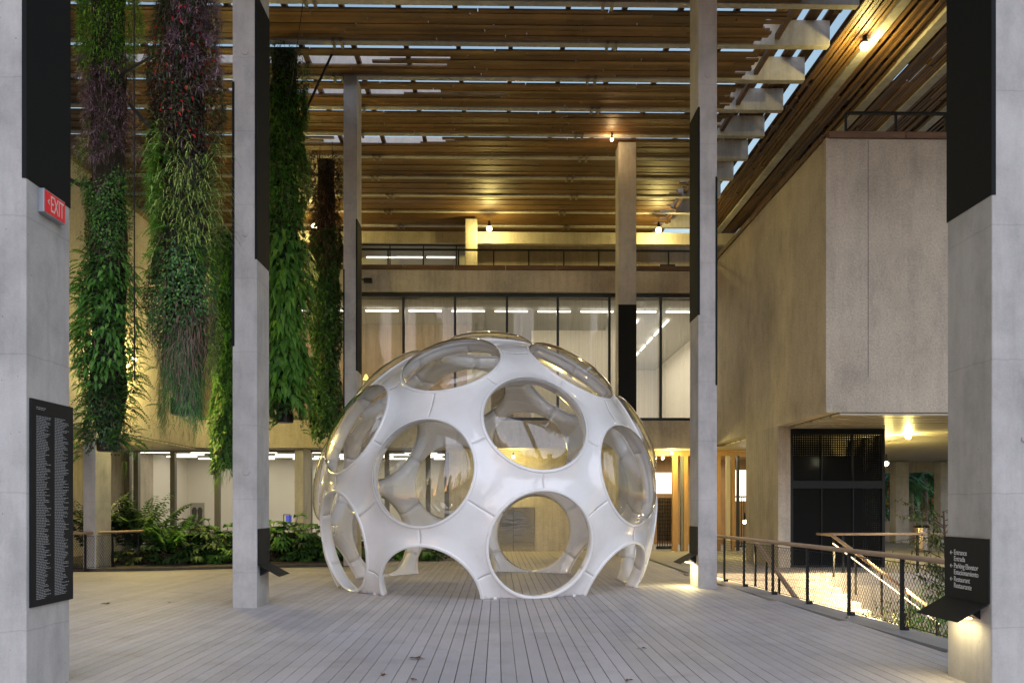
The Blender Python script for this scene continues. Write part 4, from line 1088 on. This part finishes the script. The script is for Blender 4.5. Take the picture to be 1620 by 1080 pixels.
# diagonal guy cables
t = thing('guy_cable', 'black diagonal cable strut from the canopy to the hanging gardens', 'cable', (0, 18, 12))
put('cable', MB().tube([atY(526, 84, 23.0), atY(470, 205, 22.9)], .035, 8), M['cable'], t)
put('thin_cable', MB().tube([atY(480, 0, 20.5), atY(455, 180, 22.6)], .012, 5), M['cable'], t)
t = thing('guy_cable', 'thin black cable between the two left hanging gardens', 'cable', (-5, 13, 5))
put('cable', MB().tube([atY(212, 0, 14.0), atY(213, 600, 14.6)], .012, 5), M['cable'], t)
put('strut', MB().tube([atY(190, 120, 14.8), atY(250, 85, 11.9)], .03, 6).tube([atY(205, 165, 14.8), atY(240, 205, 12.0)], .03, 6), M['cable'], t)
t = thing('wall_bracket', 'black bracket arm reaching from the left wing to the ferny hanging garden', 'bracket', (-6.9, 16, 7))
put('arm', MB().tube([atY(112, 285, 15.6), atY(130, 295, 15.3), atY(148, 283, 15.1)], .04, 6).tube([atY(128, 290, 15.3), atY(150, 296, 15.1)], .03, 6), M['metal'], t)

# garden bed plants
def shrub(px, py, Y, w, h, kind, mt, label, group='plants in the left garden bed', n=26, seed=0):
    c = atY(px, py, Y); t = thing('garden_plant', label, 'plant', (c.x, Y, .03), group)
    lv = Leaves(); st_ = MB()
    n = int(n*1.6)
    for i in range(n):
        a = rng.uniform(0, 2*math.pi); el_ = rng.uniform(.25, 1.2); D = np.array([math.cos(a)*math.cos(el_), math.sin(a)*math.cos(el_), math.sin(el_)])
        base = np.array([c.x+rng.normal(0, w*.12), Y+rng.normal(0, w*.10), .03]); L = rng.uniform(.55, 1.0)
        tip = base+D*np.array([w*.55, w*.5, h*.95])*L
        if kind == 'philo':
            st_.tube([base, (base+tip)/2+np.array([0, 0, .06]), tip], .009, 4, False)
            m_ = 9; dirs = unitv(np.stack([D*.5+unitv(np.cross(D, ZUP))*s_*.9-ZUP*.35 for s_ in np.linspace(-1, 1, m_)]))
            lv.leaf(np.tile(tip, (m_, 1)), dirs, np.tile(ZUP, (m_, 1)), rng.uniform(.17, .34, m_)*w*.8, .07*w, .25, np.clip(rng.random()+rng.normal(0, .1, m_), 0, 1))
        else:
            frond(lv, base+np.array([0, 0, h*.12]), D+ZUP*.9, h*rng.uniform(.75, 1.15), .24*w, 18, rng.uniform(.45, 1.0), rng.random())
    if kind == 'philo': st_.v and put('stems', st_, M['bark'], t, kind='stuff')
    lv.build('foliage', LM[mt], t, kind='stuff'); return t
shrub(140, 850, 24.0, 1.3, 2.5, 'palm', 'dark', 'dark palm plant at the far left, behind the short column', n=14)
shrub(215, 850, 24.6, 1.4, 2.5, 'palm', 'dark', 'dark feathery palm just right of the short column', n=18)
shrub(262, 860, 24.3, 1.4, 1.75, 'palm', 'green', 'green spreading palm left of the gallery mullion', n=16)
shrub(300, 872, 25.3, 1.7, 1.3, 'philo', 'green', 'low split-leaf plant under the garden handrail', n=34)
shrub(335, 880, 25.0, 1.8, 1.2, 'philo', 'dark', 'dark split-leaf plant left of the slender column', n=40)
shrub(360, 875, 26.4, 1.6, 1.6, 'philo', 'green', 'tall split-leaf plant directly behind the slender left column', n=34)
shrub(280, 884, 24.2, 1.5, .75, 'philo', 'dark', 'ground-hugging plant at the front of the garden bed', n=34)
shrub(225, 886, 24.0, 1.1, .45, 'philo', 'olive', 'yellowish low plant at the foot of the garden railing', n=22)
shrub(440, 868, 25.6, 1.9, 1.6, 'philo', 'green', 'large split-leaf plant right of the slender left column', n=46)
shrub(470, 876, 25.6, 1.7, 1.25, 'philo', 'dark', 'dark split-leaf plant between the column and the dome', n=40)
shrub(505, 876, 26.0, 1.7, 1.2, 'philo', 'green', 'bushy plant hard against the left side of the dome', n=36)
shrub(560, 880, 26.5, 1.6, 1.0, 'philo', 'dark', 'low plant seen through the left arch of the dome', n=30)
shrub(640, 882, 26.5, 1.6, .7, 'philo', 'green', 'low plant seen through the front arch of the dome', n=34)
shrub(695, 882, 26.5, 1.5, .7, 'philo', 'dark', 'dark low plant seen under the dome, right end of the bed', n=34)
for k, px in enumerate((188, 250, 300, 318, 345, 450, 490, 530)):
    e = atZ(px, 893.5 if px < 400 else 889)
    shrub(px, 880, e.y+.55, 1.3, .55, 'philo', ('green', 'dark')[k % 2], ('lowest leafy plant at the foot of the short column', 'low edging plant under the palms', 'low edging plant below the framed print', 'second low edging plant below the framed print', 'low edging plant touching the slender left column', 'low edging plant right of the folded charcoal sign', 'low edging plant midway between the folded sign and the dome', 'low edging plant at the left foot of the dome')[k], n=26)
# lower garden on the right
def low(px, py, Y, w, h, mt, label, z=Z_LOW, n=40):
    c = atY(px, py, Y); t = thing('garden_plant', label, 'plant', (c.x, Y, z), 'plants in the sunken garden'); lv = Leaves(); k = n*14
    u = unitv(rng.normal(0, 1, (k, 3))); u[:, 2] = np.abs(u[:, 2]); rad = rng.uniform(.45, 1, (k, 1))**.6
    P = np.array([c.x, Y, z])+u*rad*np.array([w*.6, w*.6, h]); lv.leaf(P, unitv(u+rng.normal(0, .5, (k, 3))), np.tile(ZUP, (k, 1)), rng.uniform(.10, .2, k), rng.uniform(.03, .05, k), .2)
    lv.build('foliage', LM[mt], t, kind='stuff')
    put('stem', MB().tube([(c.x, Y, z), (c.x+.03, Y, z+h*.8)], .02, 5), M['bark'], t); return t
low(1430, 930, 17.0, 1.9, 1.5, 'olive', 'bushy shrub in the sunken garden right of the stairs', n=70)
low(1480, 920, 16.0, 1.8, 1.7, 'green', 'green shrub in the sunken garden behind the sign', n=70)
low(1390, 990, 15.0, 1.6, .8, 'olive', 'low ground cover at the foot of the stairs', n=40)
low(1470, 985, 13.2, 1.6, .9, 'olive', 'low ground cover just behind the railing near the sign', n=44)
low(1500, 900, 20.0, 2.0, 1.9, 'green', 'shrub behind the landing railing at the right', n=60)
# young tree with thin branches by the front right sign
c = atY(1497, 900, 15.0); tr = thing('young_tree', 'young thin-branched tree leaning out beside the front right column', 'tree', (c.x, 15, Z_LOW))
put('trunk', MB().tube([(c.x+.3, 15.2, Z_LOW), (c.x+.15, 15.1, -.3), (c.x, 15, .6), (c.x-.05, 15, 1.6)], [.05, .04, .03, .015], 7), M['bark'], tr)
lv = Leaves(); br_ = MB(); r2 = random.Random(5)
for i in range(30):
    h = r2.uniform(.1, 1); base = Vector((c.x+.15-.2*h, 15.05, -.3+1.9*h)); a = r2.uniform(-.3, .6) if i % 5 == 0 else math.pi+r2.uniform(-.75, .75)
    L = r2.uniform(.35, .95); e = base+Vector((math.cos(a)*L, math.sin(a)*L*.7, r2.uniform(-.25, .45)*L+(.15)))
    br_.tube([base, (base+e)/2+Vector((0, 0, .05)), e], [.010, .007, .004], 4, False)
    k = 46; s = rng.uniform(.25, 1.05, k)[:, None]; P = np.array(base)*(1-s)+np.array(e)*s+rng.normal(0, .03, (k, 3))
    lv.leaf(P, unitv(rng.normal(0, 1, (k, 3))+np.array([0, 0, .2])), np.tile(ZUP, (k, 1)), rng.uniform(.06, .13, k), rng.uniform(.022, .04, k), .15)
br_o = put('branches', br_, M['bark'], tr, kind='stuff'); lv.build('crown', LM['olive'], tr, kind='stuff')
# palms beyond the passage
def palm(px, Y, h, label):
    c = atY(px, 800, Y); t = thing('palm_tree', label, 'palm tree', (c.x, Y, Z_LOW), 'palms beyond the passage')
    put('trunk', MB().tube([(c.x, Y, Z_LOW), (c.x+.1, Y, h*.5), (c.x+.05, Y, h)], [.2, .15, .13], 8), M['bark'], t)
    lv = Leaves()
    for i in range(20):
        a = rng.uniform(0, 6.28); frond(lv, (c.x, Y, h), (math.cos(a), math.sin(a), rng.uniform(-.2, .9)), rng.uniform(1.8, 2.6), .55, 22, rng.uniform(.9, 1.6), rng.random())
    lv.build('crown', LM['dark'], t, kind='stuff')
palm(1408, 47, 3.0, 'palm tree at the far end of the passage, next to the lift enclosure')
palm(1462, 49, 3.6, 'palm tree at the far end of the passage, between the two far columns')
palm(1440, 56, 4.4, 'taller palm tree standing farther back beyond the passage')
for k, px in enumerate((1400, 1430, 1455, 1480)):
    low(px, 830, 52+2*k, 5.5, 6.4, 'dark', ('leftmost dark bush beyond the passage parapet', 'second dark bush beyond the passage parapet', 'third dark bush beyond the passage parapet', 'rightmost dark bush beyond the passage parapet')[k], n=230)

# fallen leaves on the deck
for k, (px, py, s, lab) in enumerate(((660, 1042, .13, 'largest dry brown leaf lying on the front planks'), (1015, 1026, .09, 'dry brown leaf on the planks right of the dome front'), (168, 955, .10, 'dark dry leaf on the paving at the left'), (268, 953, .05, 'small dry leaf left of the slender column'), (607, 1068, .05, 'tiny dry leaf at the bottom edge, left of the largest leaf'), (655, 1076, .05, 'tiny dry leaf at the bottom edge below the largest leaf'), (1338, 978, .05, 'small dry leaf near the right railing'), (995, 1077, .05, 'tiny dry leaf at the bottom edge, right half'))):
    c = atZ(px, py, .002); mb = MB(); pts = [(0, 0, .012)]
    for i in range(10):
        a = i*math.pi/5+k; r = s*(1.0 if i % 2 == 0 else .38)*random.uniform(.7, 1.1); pts.append((r*math.cos(a), r*math.sin(a)*.7, random.uniform(.001, .03)))
    mb.add([(c.x+x, c.y+y, c.z+z) for x, y, z in pts], [(0, 1+i, 1+(i+1) % 10) for i in range(10)])
    put('fallen_leaf', mb, M['dry'], label=lab, cat='leaf', group='dry leaves fallen on the deck')


# ------------------------------------------------------------------ far surroundings: skyline across the bay (mirrored in the bubbles), trees added beyond the passage to block the sky glow
sk = MB(); r3 = random.Random(21); x = -420
while x < 420:
    w = r3.uniform(18, 42); h = r3.uniform(16, 30); y = -330-r3.uniform(0, 60); sk.box((x, y, Z_LOW), (x+w, y+25, h)); x += w-1  # low row closed up so no horizon glow passes between the towers
for k in range(20):
    x = -330+35*k+r3.uniform(-10, 10); w = r3.uniform(13, 26); h = r3.uniform(45, 135); y = -345-r3.uniform(0, 80)
    sk.box((x, y, Z_LOW), (x+w, y+w, h)); sk.box((x+w*.2, y+w*.2, h-1), (x+w*.75, y+w*.75, h+r3.uniform(4, 12)))
put('skyline', sk, plain('hazy_towers', (.12, .12, .14), .6), kind='stuff')
lv = Leaves(); k = 9000  # dense leaf mass added to hide the bright low sky
P = np.stack([rng.uniform(15, 70, k), rng.uniform(84, 92, k), Z_LOW+rng.random(k)**.8*(9.0+1.4*np.sin(np.arange(k)*.7))], 1)
lv.leaf(P, unitv(rng.normal(0, 1, (k, 3))), np.tile(ZUP, (k, 1)), rng.uniform(.7, 1.5, k), rng.uniform(.35, .7, k), .2)
lv.build('sky_screen_trees', LM['dark'], None, kind='stuff')
